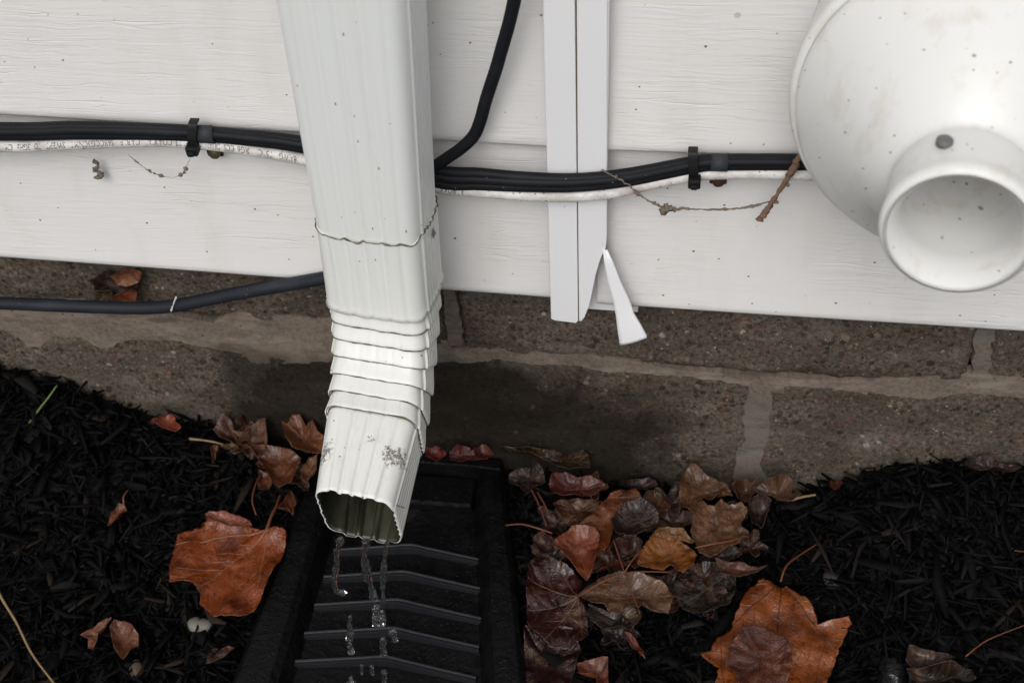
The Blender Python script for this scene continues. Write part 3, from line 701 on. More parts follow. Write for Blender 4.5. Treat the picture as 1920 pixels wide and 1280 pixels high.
# grime lines under the laps
def grime(alpha, og, wd, dp, sx, grow, r=.00027, edge=0, seed=0, amp=.2):
    pts = frame_pts(og, alpha, wd, dp, sx, amp=amp, grow=grow, edge=edge, seed=seed); n = len(pts); V, Fc = [], []
    for i, p in enumerate(pts):
        q = Vector(p); t = (Vector(pts[(i + 1) % n]) - Vector(pts[i - 1])).normalized(); w = Vector((0, -math.sin(alpha), -math.cos(alpha))); u = t.cross(w)
        rr = r * (.6 + .9 * abs(noise.noise(Vector((i * .12, seed, alpha)))) * 2)
        for k in range(5): a = 2 * math.pi * k / 5; V.append(tuple(q + u * rr * math.cos(a) + w * rr * math.sin(a)))
    for i in range(n):
        for k in range(5): Fc.append((i * 5 + k, i * 5 + (k + 1) % 5, ((i + 1) % n) * 5 + (k + 1) % 5, ((i + 1) % n) * 5 + k))
    fixn(obj('grime_line', V, Fc, GRM, el))
for k in range(NR + 1):
    a = AL * k / NR; gk = .0010 if k else .0018
    grime(a, bend(a), WD - .001 - .0006 * max(0, k - 1), DEP, YAW, gk - .0001, edge=.0005 if k else .0012, seed=(k - 1) * .4 if k else 2)
fz = (xc(zE0), DYF, zE0)
grime(0, fz, WD + .0006, DEP + .001, 0, .0010, r=.0005, edge=.0030, seed=2, amp=.85)
q = at_y(804, 437, DYF + .02); q[0] = DX1 + .0035
V = [q + [.0016, 0, 0]] + [q + [0, .0024 * math.cos(a), .0032 * math.sin(a)] for a in np.linspace(0, 2 * math.pi, 13)[:-1]]
obj('rivet', V, [(0, 1 + i, 1 + (i + 1) % 12) for i in range(12)], GRAYM, ds)
# wall strap behind
box('wall_strap', (DX0 - .003, DYF + DEP - .004, .9), (DX1 + .003, -.0005, .925), DSP, ds, .0005)

# ------------------------------------------------------------------ vent
Pv = at_y(1796, 440, -.177); Pb = at_y(1822, 212, -.082)
ax = Vector(Pv - Pb).normalized()
up_ = Vector((0, 0, 1)); e1 = ax.cross(up_).normalized(); e2 = e1.cross(ax).normalized()
depth_v = (M.T @ (Pv - C))[2]; rO = 147 / F * depth_v; rI = rO * .85
vent = empty('vent_pipe', (Pb[0], -.012, Pb[2] - .09), 'big white plastic exhaust vent with flared cone and open round pipe mouth', 'vent')
def lathe(name, prof, parent, mat, n=72, cap0=False, cap1=False):
    V, Fc = [], []
    for s, r in prof:
        c = Vector(Pb) + ax * s
        for k in range(n): a = 2 * math.pi * k / n; V.append(tuple(c + (e1 * math.cos(a) + e2 * math.sin(a)) * r))
    for j in range(len(prof) - 1):
        for k in range(n): Fc.append((j * n + k, j * n + (k + 1) % n, (j + 1) * n + (k + 1) % n, (j + 1) * n + k))
    if cap0: Fc.append(tuple(range(n)))
    if cap1: Fc.append(tuple((len(prof) - 1) * n + k for k in range(n)))
    return fixn(obj(name, V, Fc, mat, parent))
Ln = (Vector(Pv) - Vector(Pb)).length; RB = .0850; sN = Ln - .030
lathe('collar', [(-.062, RB - .002), (-.02, RB - .001), (-.004, RB), (-.0012, RB), (0, RB - .0016), (.0008, RB - .004)], vent, PVC, cap0=True, cap1=True)
cone = [(0.0012, RB - .0052), (.002, RB - .0035), (.006, RB - .0042)]
for t in np.linspace(.05, 1, 26):
    s = .006 + (sN - .012) * t; rN = rO - .0035
    r = rN + (RB - .0042 - rN) * (1 - t) ** .80
    cone.append((s, r))
cone += [(sN, rO - .0036), (sN + .002, rO - .0035)]
lathe('cone', cone, vent, PVC)
lathe('pipe', [(sN - .004, rO - .0022), (sN + .001, rO - .0014), (sN + .004, rO - .0012), (Ln - .012, rO - .0012), (Ln - .009, rO - .0009), (Ln - .006, rO - .0002), (Ln - .0035, rO), (Ln - .0018, rO - .0006), (Ln - .0005, rO - .0018), (Ln, rO - .0032),
               (Ln, rI + .0022), (Ln - .0010, rI + .0006), (Ln - .004, rI - .0004), (Ln - .006, rI - .0024), (Ln - .02, rI - .0026), (Ln - .09, rI - .0028), (-.05, rI - .003)], vent, PVC)
lathe('inner_stop', [(.012, .0005), (.0125, rI - .0036)], vent, PVC, cap0=True)
qs = at_y(1767, 283, -.152); n = 14; V = []
for h, r in ((-.004, .0021), (.0035, .0021), (.0036, .0037), (.0060, .0035), (.0066, .0022)):
    V += [qs + [r * math.cos(2 * math.pi * k / n), r * math.sin(2 * math.pi * k / n), h] for k in range(n)]
Fc = [(j * n + k, j * n + (k + 1) % n, (j + 1) * n + (k + 1) % n, (j + 1) * n + k) for j in range(4) for k in range(n)] + [tuple(4 * n + k for k in range(n))]
fixn(obj('screw', V, Fc, GRAYM, vent))

# ------------------------------------------------------------------ splash block
sb = empty('splash_block', on_ground(760, 1100), 'black plastic splash block with raised chevron ribs lying under the downspout', 'splash block')
ZF, ZR = .016, .034
rows = []
for py in (868, 960, 1050, 1150, 1280, 1480, 1800):
    t = (py - 870) / 410
    lo = 598 - 150 * t; li = 632 - 118 * t; ri = 905 + 22 * t; ro = 942 + 44 * t
    p = [at_z(lo, py, ZR), at_z(li, py, ZR), at_z(ri, py, ZR), at_z(ro, py, ZR)]
    y = sum(q[1] for q in p) / 4
    p = [np.array([q[0], y, q[2]]) for q in p]
    rows.append((p, y))
V, Fc = [], []
for p, y in rows:
    lo, li, ri, ro = [q[0] for q in p]
    V += [(lo - .006, y, .004), (lo - .003, y, ZR - .003), (lo, y, ZR), (li - .004, y, ZR), (li, y, ZR - .004), (li + .007, y, ZF), ((li + ri) / 2, y, ZF - .0035), (ri - .007, y, ZF), (ri, y, ZR - .004), (ri + .003, y, ZR), ((ri + ro) / 2, y, ZR + .0012), (ro - .003, y, ZR), (ro, y, ZR - .003), (ro + .004, y, .004)]
k = 14
for j in range(len(rows) - 1):
    for i in range(k - 1): Fc.append((j * k + i, j * k + i + 1, (j + 1) * k + i + 1, (j + 1) * k + i))
o = solid(fixn(obj('tray', V, Fc, PLA, sb, smooth=False)), .002, 1); bev(o, .0012, 3, 25)
p, y = rows[0]; lo, ro = p[0][0], p[3][0]
bev(plate('back_lip', [(lo - .006, .004), (lo, ZR + .004), (lo + .02, ZR + .006), (ro - .02, ZR + .006), (ro, ZR + .004), (ro + .004, .004)], y - .003, y + .006, PLA, sb), .001)
box('back_step', (p[1][0] + .004, y - .030, ZF), (p[2][0] - .004, y - .0035, ZF + .010), PLA, sb, .002)
ribs = [((625, 1031), (770, 1021), (912, 1052)), ((606, 1081), (756, 1071), (908, 1105)), ((589, 1134), (745, 1124), (903, 1160)), ((570, 1187), (736, 1177), (898, 1213)), ((552, 1240), (722, 1231), (892, 1271)), ((534, 1296), (708, 1286), (886, 1330)), ((514, 1356), (695, 1345), (880, 1392))]
for r in ribs:
    P3 = [at_z(q[0], q[1], ZF + .006) for q in r]
    P3 = catmull(P3[:1] + [(P3[0] + P3[1]) / 2, (P3[0] + P3[1] * 4) / 5, P3[1], (P3[2] + P3[1] * 4) / 5, (P3[2] + P3[1]) / 2] + P3[2:], 2)
    V, Fc = [], []
    for q in P3:
        for dy, dz in ((-.0046, -.009), (-.0034, -.0014), (-.0026, -.0002), (-.0010, -.0004), (.0000, -.0012), (.0010, -.0004), (.0026, -.0002), (.0034, -.0014), (.0046, -.009)): V.append(q + [0, dy * .62, dz])
    k = 9
    for j in range(len(P3) - 1):
        for i in range(k - 1): Fc.append((j * k + i, j * k + i + 1, (j + 1) * k + i + 1, (j + 1) * k + i))
    Fc += [tuple(range(k)), tuple((len(P3) - 1) * k + i for i in range(k))[::-1]]
    fixn(obj('rib', V, Fc, RIB, sb, smooth=False))

# ------------------------------------------------------------------ mulch
rng = np.random.default_rng(7)
def chips(n, xr, yr, lmin, lmax, lift, wk=1.0):
    x = rng.uniform(*xr, n); y = rng.uniform(*yr, n)
    L = lmin + (lmax - lmin) * rng.random(n) ** 2.0; Wd = wk * (.0012 + .0052 * rng.random(n) ** 1.8) * (.6 + L / .03 * .6); H = rng.uniform(.0004, .0014, n)
    z = np.array([gh(a, b) for a, b in zip(x, y)]) + rng.uniform(0, lift, n) + .001
    yaw = rng.uniform(0, 2 * np.pi, n); pit = rng.normal(0, .30, n); rol = rng.normal(0, .5, n); bnd = rng.normal(0, .10, n)
    T_ = np.stack([np.cos(yaw) * np.cos(pit), np.sin(yaw) * np.cos(pit), np.sin(pit)], 1)
    Sd = np.stack([-np.sin(yaw), np.cos(yaw), np.zeros(n)], 1); Up = np.cross(T_, Sd)
    S2 = Sd * np.cos(rol)[:, None] + Up * np.sin(rol)[:, None]; U2 = np.cross(T_, S2)
    Pc = np.stack([x, y, z], 1); rings = []
    for s, wf in ((-1, .45), (0, 1), (1, .35)):
        c = Pc + T_ * (s * L / 2)[:, None] + S2 * (bnd * L * (abs(s) - .5))[:, None]
        w = Wd * wf * rng.uniform(.7, 1.3, n)
        for a, b in ((-1, -1), (1, -1), (1, 1), (-1, 1)): rings.append(c + S2 * (a * w / 2)[:, None] + U2 * (b * H / 2)[:, None])
    return np.stack(rings, 1)                     # n,12,3
sets = [chips(17000, (-.62, .40), (-.36, .010), .008, .036, .010), chips(2600, (-.62, .40), (-.36, .004), .018, .050, .013, 1.3), chips(700, (-.62, .40), (-.36, .0), .026, .050, .012, 1.45), chips(9000, (-.62, .40), (-.36, .006), .003, .012, .012, .7),
        chips(8000, (-1.2, -.62), (-.9, .008), .012, .045, .010), chips(9000, (.40, 1.2), (-.9, .008), .012, .045, .010), chips(9000, (-.62, .40), (-.95, -.36), .012, .045, .010)]
Vc = np.concatenate(sets)
# keep chips out of the splash block
cx_, cy_ = Vc[:, :, 0].mean(1), Vc[:, :, 1].mean(1)
ys = np.array([r[1] for r in rows])[::-1]; xl = np.array([r[0][0][0] for r in rows])[::-1]; xr_ = np.array([r[0][3][0] for r in rows])[::-1]
ins = (cx_ > np.interp(cy_, ys, xl) - .004) & (cx_ < np.interp(cy_, ys, xr_) + .002) & (cy_ > ys[0]) & (cy_ < ys[-1] + .01)
Vc = Vc[~ins]; Vc[:, :, 1] = np.minimum(Vc[:, :, 1], .011)
n = len(Vc)
quads = np.array([[4 * j + a, 4 * j + (a + 1) % 4, 4 * j + 4 + (a + 1) % 4, 4 * j + 4 + a] for j in range(2) for a in range(4)] + [[3, 2, 1, 0], [8, 9, 10, 11]])
allf = (quads[None] + (np.arange(n) * 12)[:, None, None]).reshape(-1, 4)
me = bpy.data.meshes.new('mulch'); me.vertices.add(n * 12); me.vertices.foreach_set('co', Vc.reshape(-1))
me.loops.add(allf.size); me.loops.foreach_set('vertex_index', allf.ravel().astype(np.int32)); me.polygons.add(len(allf))
me.polygons.foreach_set('loop_start', np.arange(0, allf.size, 4, dtype=np.int32)); me.polygons.foreach_set('loop_total', np.full(len(allf), 4, np.int32))
me.update(calc_edges=True); me.validate(); me.materials.append(MUL)
mo = bpy.data.objects.new('mulch', me); COL.objects.link(mo); tag(mo, 'shredded black wood mulch covering the bed at the foot of the foundation', 'mulch', kind='stuff')

# ------------------------------------------------------------------ leaves
def srgb(c): return tuple(((v / 255 + .055) / 1.055) ** 2.4 if v > 10 else v / 255 / 12.92 for v in c)
def c8(p): return (920 + p[0] / 2.667, 820 + p[1] / 2.667)
def cL(p): return (250 + p[0] / 2.91, 760 + p[1] / 2.91)
def c6(p): return (p[0] / 2, 640 + p[1] / 2)
def c1(p): return (1480 + p[0] / 2.782, 820 + p[1] / 2.782)
def cI(p): return p
def leaf(label, conv, pts, pet, color, h=.012, curl=.004, seed=0, stem=None, ragged=.9, plane=None, tilt=(0, 0), cat='leaf', name='fallen_leaf', gain=1.0):
    px = [conv(p) for p in pts]; h += .005
    wp = lambda q: (at_y(q[0], q[1], plane) if plane is not None else on_ground(q[0], q[1], h))
    if plane is None:
        cpx = (sum(p[0] for p in px) / len(px), sum(p[1] for p in px) / len(px)); zc = on_ground(*cpx, h)[2]
        wp = lambda q: at_z(q[0], q[1], zc)
    P_ = [wp(q) for q in px]; pe = wp(conv(pet))
    n_ = 176; seg = [np.linalg.norm(b - a) for a, b in zip(P_, P_[1:] + P_[:1])]; tot = sum(seg); out = []
    for a, b, s in zip(P_, P_[1:] + P_[:1], seg):
        k = max(1, round(n_ * s / tot))
        for i in range(k): out.append(a + (b - a) * i / k)
    c = sum(out) / len(out); size = max(np.linalg.norm(q - c) for q in out)
    # ragged, toothed edge
    rg = []
    for i, q in enumerate(out):
        d = q - c; f = 1 + ragged * (.045 * noise.noise(Vector((i * .23, seed, 0))) + .075 * (abs(((i * .23 + seed) % 1) - .5) - .25) + .035 * noise.noise(Vector((i * .8, seed, 4))))
        rg.append(c + d * f)
    rings = [0.06, .16, .26, .36, .46, .56, .66, .75, .83, .90, .95, .98, 1.0]
    V, UV = [c.copy()], []
    for t in rings:
        for q in rg: V.append(c + (q - c) * t)
    V = np.array(V)
    nrm = np.array([0, -1, 0.]) if plane is not None else np.array([0, 0, 1.])
    axv = (c - pe); axv -= nrm * (axv @ nrm)
    if np.linalg.norm(axv) < 1e-6: axv = np.array([1., 0, 0])
    axv /= np.linalg.norm(axv); sv = np.cross(nrm, axv); sc = 1 / (1.55 * size)
    rel = V - pe; u = rel @ sv * sc; v = rel @ axv * sc
    rr = np.concatenate([[0], np.repeat(rings, len(rg))])
    for i in range(len(V)):
        q = V[i] / size
        dz = curl * (rr[i] ** 2.2) * (1 + 1.3 * noise.noise(Vector((q[0] * 1.3, q[1] * 1.3 + q[2], seed))))
        dz += size * .10 * noise.noise(Vector((q[0] * 2.4, q[1] * 2.4 + q[2], seed + 3))) * (.4 + .6 * rr[i])
        dz += size * .035 * noise.noise(Vector((q[0] * 6, q[1] * 6 + q[2], seed + 8)))
        ph = math.atan2(abs(u[i]), v[i]); dz += -.022 * size * (math.cos(ph * 9) * .5 + .5) * min(1, math.hypot(u[i], v[i]) * 3)
        V[i] += nrm * dz
    V[:, 2] += tilt[0] * (V[:, 0] - c[0]) + tilt[1] * (V[:, 1] - c[1])
    m_ = len(rg); Fc = [(0, 1 + (i + 1) % m_, 1 + i) for i in range(m_)]
    for j in range(len(rings) - 1):
        for i in range(m_): Fc.append((1 + j * m_ + i, 1 + j * m_ + (i + 1) % m_, 1 + (j + 1) * m_ + (i + 1) % m_, 1 + (j + 1) * m_ + i))
    base = c.copy(); base[2] = V[:, 2].min()
    e = empty(name, base, label, cat)
    o = fixn(obj('blade', V, Fc, LEAF, e, uv=np.stack([u, v], 1))); solid(o, .00035, 0)
    cc = srgb(color); cc = (min(.6, cc[0] * gain * 1.02), cc[1] * gain * .97, cc[2] * gain * .66); o.color = (*cc, 1)
    if stem:
        sp = catmull([(wp(conv(q)) + nrm * (.003 + .004 * math.sin(k))) for k, q in enumerate(stem)], 6)
        tube('stem', sp, lambda t: .00075 - .0002 * t, STEM, e, n=7)
    return e
G = 2.0
Ls = [
 ('largest orange leaf, flat and torn, left of the splash block', cL, [(395, 655), (520, 650), (640, 670), (720, 695), (800, 690), (842, 700), (835, 760), (800, 870), (750, 950), (700, 1060), (655, 1130), (600, 1160), (450, 1182), (385, 1105), (365, 1090), (370, 1030), (330, 980), (280, 975), (203, 975), (205, 880), (225, 790), (250, 715), (300, 685)], (735, 690), (165, 76, 22), .021, .004, 1, [(735, 692), (760, 640), (790, 580), (802, 510)], .35),
 ('pinkish folded edge strip on the largest orange leaf', cL, [(395, 600), (420, 588), (500, 592), (580, 615), (640, 645), (655, 672), (600, 668), (520, 655), (440, 645), (405, 640)], (400, 600), (165, 85, 68), .022, .003, 2, None, .3),
 ('big brown and orange maple leaf at the bottom, with long red stem', c8, [(1440, 745), (1360, 705), (1275, 770), (1225, 880), (1200, 960), (1130, 1000), (1095, 1060), (1045, 1072), (1090, 1110), (1140, 1150), (1120, 1240), (1230, 1320), (1420, 1340), (1620, 1330), (1700, 1180), (1745, 1050), (1800, 935), (1795, 900), (1740, 915), (1640, 930), (1612, 860), (1570, 808), (1530, 780), (1480, 742)], (1450, 735), (172, 92, 42), .020, .001, 3, [(1448, 732), (1462, 690), (1490, 650), (1560, 590), (1642, 525)], .6),
 ('purplish brown leaf lying over the big maple leaf at the bottom', c8, [(1255, 955), (1330, 948), (1400, 975), (1470, 1015), (1500, 1080), (1500, 1170), (1470, 1260), (1330, 1290), (1215, 1240), (1225, 1190), (1170, 1150), (1190, 1060)], (1480, 1030), (120, 62, 48), .027, .004, 4, None, .7),
 ('spotted tan brown maple leaf standing out in the middle of the pile', c8, [(1030, 340), (1062, 330), (1085, 352), (1115, 362), (1150, 318), (1185, 345), (1250, 345), (1285, 380), (1255, 430), (1250, 460), (1295, 495), (1285, 522), (1255, 515), (1240, 550), (1190, 565), (1140, 600), (1090, 615), (1035, 590), (1025, 530), (998, 490), (1010, 420)], (1250, 510), (128, 88, 66), .036, .004, 5, [(1262, 508), (1180, 545), (1100, 560), (1020, 565)], .7),
 ('brown folded leaf with yellow midrib against the foundation', c8, [(1000, 165), (1060, 200), (1120, 230), (1180, 270), (1210, 325), (1150, 320), (1105, 350), (1060, 320), (1020, 380), (965, 360), (940, 310), (950, 220), (975, 190)], (1210, 330), (112, 70, 38), .030, .006, 6, None, .6),
 ('wet dark red leaf beside the splash block at the foundation', c8, [(310, 215), (370, 195), (430, 215), (500, 215), (560, 235), (572, 260), (530, 290), (450, 310), (380, 320), (310, 310), (292, 260)], (570, 250), (104, 30, 16), .026, .006, 7, None, .9),
 ('orange brown leaf curving behind the dark purple leaf', c8, [(600, 285), (660, 265), (730, 275), (755, 305), (720, 335), (680, 355), (620, 420), (605, 500), (590, 560), (550, 590), (535, 530), (480, 470), (440, 440), (510, 400), (550, 340)], (740, 300), (138, 72, 34), .026, .004, 8, None, .6),
 ('orange leaf with pinkish folded side beside the splash block', c8, [(410, 460), (500, 470), (545, 510), (530, 600), (505, 690), (480, 725), (420, 665), (360, 600), (315, 560), (328, 520)], (410, 455), (150, 72, 44), .030, .005, 9, [(310, 490), (240, 480), (160, 460), (75, 452)], .6),
 ('round dark purple leaf in the middle of the pile', c8, [(680, 340), (750, 335), (810, 370), (838, 410), (830, 480), (780, 505), (700, 515), (625, 505), (600, 440), (635, 385)], (830, 405), (48, 24, 22), .036, .006, 10, None, .8),
 ('yellow orange leaf with pale curled top in the middle of the pile', c8, [(800, 510), (860, 500), (930, 520), (1000, 560), (1028, 600), (1010, 670), (960, 690), (900, 660), (860, 680), (800, 670), (730, 650), (745, 600), (770, 550)], (680, 690), (158, 92, 22), .034, .004, 11, [(770, 560), (740, 600), (700, 650), (668, 690)], .8),
 ('pale curled leaf tip above the yellow orange leaf', c8, [(805, 515), (840, 468), (885, 455), (960, 475), (1022, 530), (1000, 545), (965, 525), (935, 515), (900, 505), (870, 480), (850, 495)], (800, 515), (165, 118, 76), .042, .004, 12, None, 1.6),
 ('large greyish pink leaf in the lower part of the pile', c8, [(470, 770), (560, 700), (640, 680), (760, 700), (860, 740), (918, 815), (885, 890), (800, 875), (765, 830), (745, 865), (690, 850), (650, 885), (590, 885), (570, 860), (500, 850), (440, 800)], (440, 800), (118, 82, 66), .028, .004, 13, [(440, 805), (560, 745), (700, 700), (900, 685)], .7),
 ('big dark wine red leaf next to the splash block rail', c8, [(190, 640), (300, 620), (400, 670), (462, 725), (440, 800), (480, 900), (490, 1000), (400, 1080), (300, 1060), (185, 960), (180, 800)], (435, 815), (66, 20, 18), .018, .006, 14, None, .6),
 ('blackish wet leaf right of the greyish pink leaf', c8, [(930, 690), (1050, 650), (1130, 650), (1220, 690), (1225, 780), (1190, 860), (1080, 890), (960, 870), (900, 790)], (1180, 690), (36, 25, 20), .018, .006, 15, None, .8),
 ('small pink pointed leaf above the big maple leaf', c8, [(1120, 625), (1210, 628), (1300, 655), (1380, 662), (1330, 685), (1240, 712), (1160, 690)], (1400, 655), (120, 70, 58), .026, .004, 16, None, .8),
 ('thin orange leaf strip curled on the mulch below the pile', c8, [(665, 980), (700, 990), (735, 1030), (760, 1080), (772, 1118), (740, 1075), (700, 1050)], (772, 1118), (132, 56, 22), .016, .003, 17, None, .6),
 ('orange leaf fragment at the bottom edge beside the splash block', c8, [(430, 1125), (520, 1118), (585, 1120), (590, 1300), (520, 1320), (545, 1200), (440, 1190)], (585, 1120), (122, 54, 24), .02, .004, 18, None, .6),
 ('dark ochre wet leaf pressed against the foundation behind the splash block', c8, [(50, 62), (250, 85), (440, 52), (490, 105), (500, 160), (400, 165), (300, 145), (200, 110), (110, 90)], (40, 60), (62, 42, 18), .030, .004, 19, None, .6),
 ('dull brown pointed leaf over the back right corner of the splash block', c8, [(90, 200), (150, 165), (200, 180), (210, 120), (260, 170), (275, 230), (225, 250), (185, 300), (150, 260), (95, 240)], (240, 280), (58, 35, 24), .040, .004, 20, [(235, 285), (265, 350), (300, 430)], .8),
 ('crumpled pinkish brown leaf at the top right of the pile', c8, [(1290, 260), (1360, 245), (1420, 250), (1470, 220), (1500, 260), (1500, 310), (1545, 335), (1490, 360), (1440, 350), (1400, 300), (1340, 300)], (1400, 310), (112, 76, 62), .032, .010, 21, None, 1.6),
 ('dark brown leaf at the right side of the pile', c8, [(1280, 350), (1340, 320), (1400, 350), (1380, 420), (1350, 490), (1300, 450)], (1340, 320), (62, 40, 30), .022, .008, 22, None, .8),
 ('brown leaf under the wet dark red leaf', c8, [(310, 330), (420, 315), (530, 320), (550, 370), (480, 420), (400, 450), (340, 400)], (550, 340), (92, 48, 24), .019, .004, 23, None, .6),
 ('small ochre leaf with yellow patch near the foundation', c8, [(770, 320), (810, 278), (850, 290), (870, 340), (900, 370), (850, 380), (800, 360)], (770, 320), (112, 70, 36), .022, .004, 24, None, .8),
 ('small dark red leaf near the splash block rail', c8, [(210, 520), (260, 500), (310, 530), (325, 590), (270, 610), (225, 570)], (320, 600), (66, 20, 16), .026, .006, 25, None, .6),
 ('torn grey brown leaf below the greyish pink leaf', c8, [(490, 850), (600, 885), (700, 860), (760, 880), (745, 950), (700, 990), (640, 960), (560, 980), (500, 930)], (700, 860), (62, 48, 42), .016, .006, 26, None, 1.2),
 ('dark red leaf at the bottom edge left of the pile', c8, [(170, 980), (280, 960), (420, 990), (450, 1080), (400, 1240), (300, 1290), (170, 1260)], (300, 960), (56, 20, 16), .012, .008, 27, None, .7),
 ('ochre brown leaf tucked between pile and foundation', c8, [(1200, 290), (1260, 240), (1330, 230), (1340, 290), (1280, 330), (1230, 330)], (1200, 300), (98, 60, 30), .022, .008, 28, None, .8),
 ('dark red leaf scrap in the wet gap by the foundation', c8, [(650, 240), (720, 220), (800, 210), (840, 250), (780, 275), (700, 265)], (840, 240), (58, 18, 14), .012, .004, 29, None, 1),
 ('small brown leaf hidden between orange and purple leaves', c8, [(610, 540), (690, 500), (760, 540), (740, 600), (680, 620), (640, 640), (600, 600)], (690, 510), (60, 34, 26), .020, .006, 30, None, 1),
 ('small orange leaf on the mulch near the left foundation', cL, [(108, 115), (150, 80), (205, 66), (235, 85), (240, 115), (272, 150), (235, 162), (190, 155), (150, 135)], (110, 115), (176, 82, 50), .016, .006, 31, None, .3),
 ('pinkish brown leaf in the heap left of the downspout', cL, [(545, 175), (620, 160), (730, 110), (735, 200), (725, 300), (690, 320), (640, 270), (590, 245)], (545, 180), (126, 80, 62), .022, .006, 32, None, .8),
 ('lobed orange brown oak leaf just left of the downspout', cL, [(818, 120), (850, 130), (875, 90), (920, 95), (950, 150), (985, 115), (1010, 160), (1060, 200), (1050, 280), (960, 285), (880, 270), (840, 210)], (880, 280), (138, 78, 46), .030, .008, 33, None, .6),
 ('brown leaf in the middle of the heap left of the downspout', cL, [(650, 270), (740, 250), (840, 250), (920, 300), (900, 370), (870, 450), (800, 470), (750, 420), (710, 350)], (800, 260), (124, 66, 38), .026, .006, 34, [(805, 500), (790, 570), (760, 630), (728, 692)], .6),
 ('small dark orange leaf at the lower edge of the left heap', cL, [(690, 370), (740, 380), (760, 430), (740, 465), (680, 462)], (700, 380), (122, 56, 24), .018, .004, 35, [(698, 390), (672, 470), (658, 550), (675, 612)], .7),
 ('orange leaf with pale pink edge beside the splash block rail', cL, [(800, 600), (830, 545), (865, 470), (895, 560), (880, 630), (850, 605)], (870, 640), (146, 74, 40), .030, .006, 36, None, .5),
 ('pinkish leaf scrap beside the downspout outlet', cL, [(920, 370), (960, 300), (1010, 285), (1000, 360), (950, 440), (925, 420)], (1000, 300), (150, 104, 78), .034, .004, 37, None, .6),
 ('dark brown leaf pressed against the left foundation by the heap', cL, [(440, 150), (500, 90), (545, 105), (560, 165), (640, 130), (640, 200), (560, 240), (480, 200)], (440, 150), (96, 50, 28), .018, .006, 38, None, 1),
 ('tiny yellow leaf bit beside the left heap', cL, [(480, 235), (510, 212), (570, 215), (575, 240), (520, 252)], (480, 235), (118, 92, 32), .022, .002, 39, None, .6),
 ('narrow brown leaf pointing down beside the left heap', cL, [(425, 240), (440, 222), (466, 225), (452, 290), (440, 332), (432, 290)], (440, 332), (112, 58, 34), .018, .003, 40, None, .5),
 ('small yellowish brown leaf alone on the left mulch', c6, [(402, 692), (420, 655), (450, 620), (470, 622), (480, 640), (450, 675)], (488, 578), (150, 84, 32), .014, .004, 41, [(468, 622), (472, 600), (488, 578)], .4),
 ('small ragged pink leaf at the lower left', c6, [(308, 1110), (345, 1085), (385, 1050), (422, 1040), (405, 1085), (375, 1110), (350, 1158), (330, 1150), (335, 1120)], (410, 1020), (158, 98, 76), .014, .004, 42, None, 1.4),
 ('teardrop shaped brown leaf with dark holes at the lower left', c6, [(470, 1062), (500, 1075), (524, 1105), (518, 1150), (490, 1190), (468, 1207), (440, 1170), (425, 1120), (420, 1085), (440, 1060)], (468, 1207), (136, 76, 46), .016, .006, 43, None, .3),
 ('faint reddish leaf sliver by the lower end of the left rail', c6, [(775, 1215), (800, 1165), (850, 1160), (885, 1158), (850, 1190), (810, 1205)], (885, 1158), (84, 44, 30), .012, .004, 44, None, .8),
 ('brown leaf lying flat at the lower right corner', c1, [(618, 1095), (700, 1120), (790, 1140), (860, 1165), (820, 1195), (740, 1205), (640, 1212), (600, 1180)], (860, 1160), (72, 48, 38), .014, .004, 45, None, .5),
 ('dark brown rolled leaf along the bottom right edge', c1, [(600, 1235), (700, 1225), (830, 1215), (940, 1230), (960, 1290), (800, 1300), (620, 1290)], (600, 1240), (62, 42, 34), .018, .008, 46, None, .5),
 ('dark red brown leaf against the foundation at the right', c1, [(900, 185), (930, 140), (1010, 120), (1090, 145), (1180, 150), (1200, 175), (1100, 190), (1000, 190)], (900, 185), (60, 32, 24), .012, .006, 47, None, 1),
 ('small rust coloured curled leaf by the foundation at the pile right end', c1, [(200, 275), (215, 248), (240, 244), (268, 262), (270, 282), (235, 284)], (270, 282), (104, 44, 24), .016, .006, 48, None, .5),
 ('bright red leaf scrap behind the splash block, nearest the downspout', cI, [(800, 846), (825, 842), (838, 858), (820, 868), (800, 864)], (800, 846), (140, 28, 18), .030, .004, 49, None, .6),
 ('shiny red curled leaf behind the splash block', cI, [(842, 852), (870, 845), (900, 850), (905, 866), (870, 870), (845, 866)], (842, 860), (112, 26, 18), .030, .006, 50, None, .6),
 ('orange red round leaf bit behind the splash block', cI, [(888, 842), (912, 840), (926, 855), (915, 870), (892, 866)], (926, 855), (128, 40, 20), .034, .005, 51, None, .6),
]
for i, a in enumerate(Ls):
    lab, cv, pts, pet, c_, h_, cu_, sd_, st_, rg_ = a
    leaf(lab, cv, pts, pet, c_, h_, cu_, sd_, st_, rg_, gain=.52)
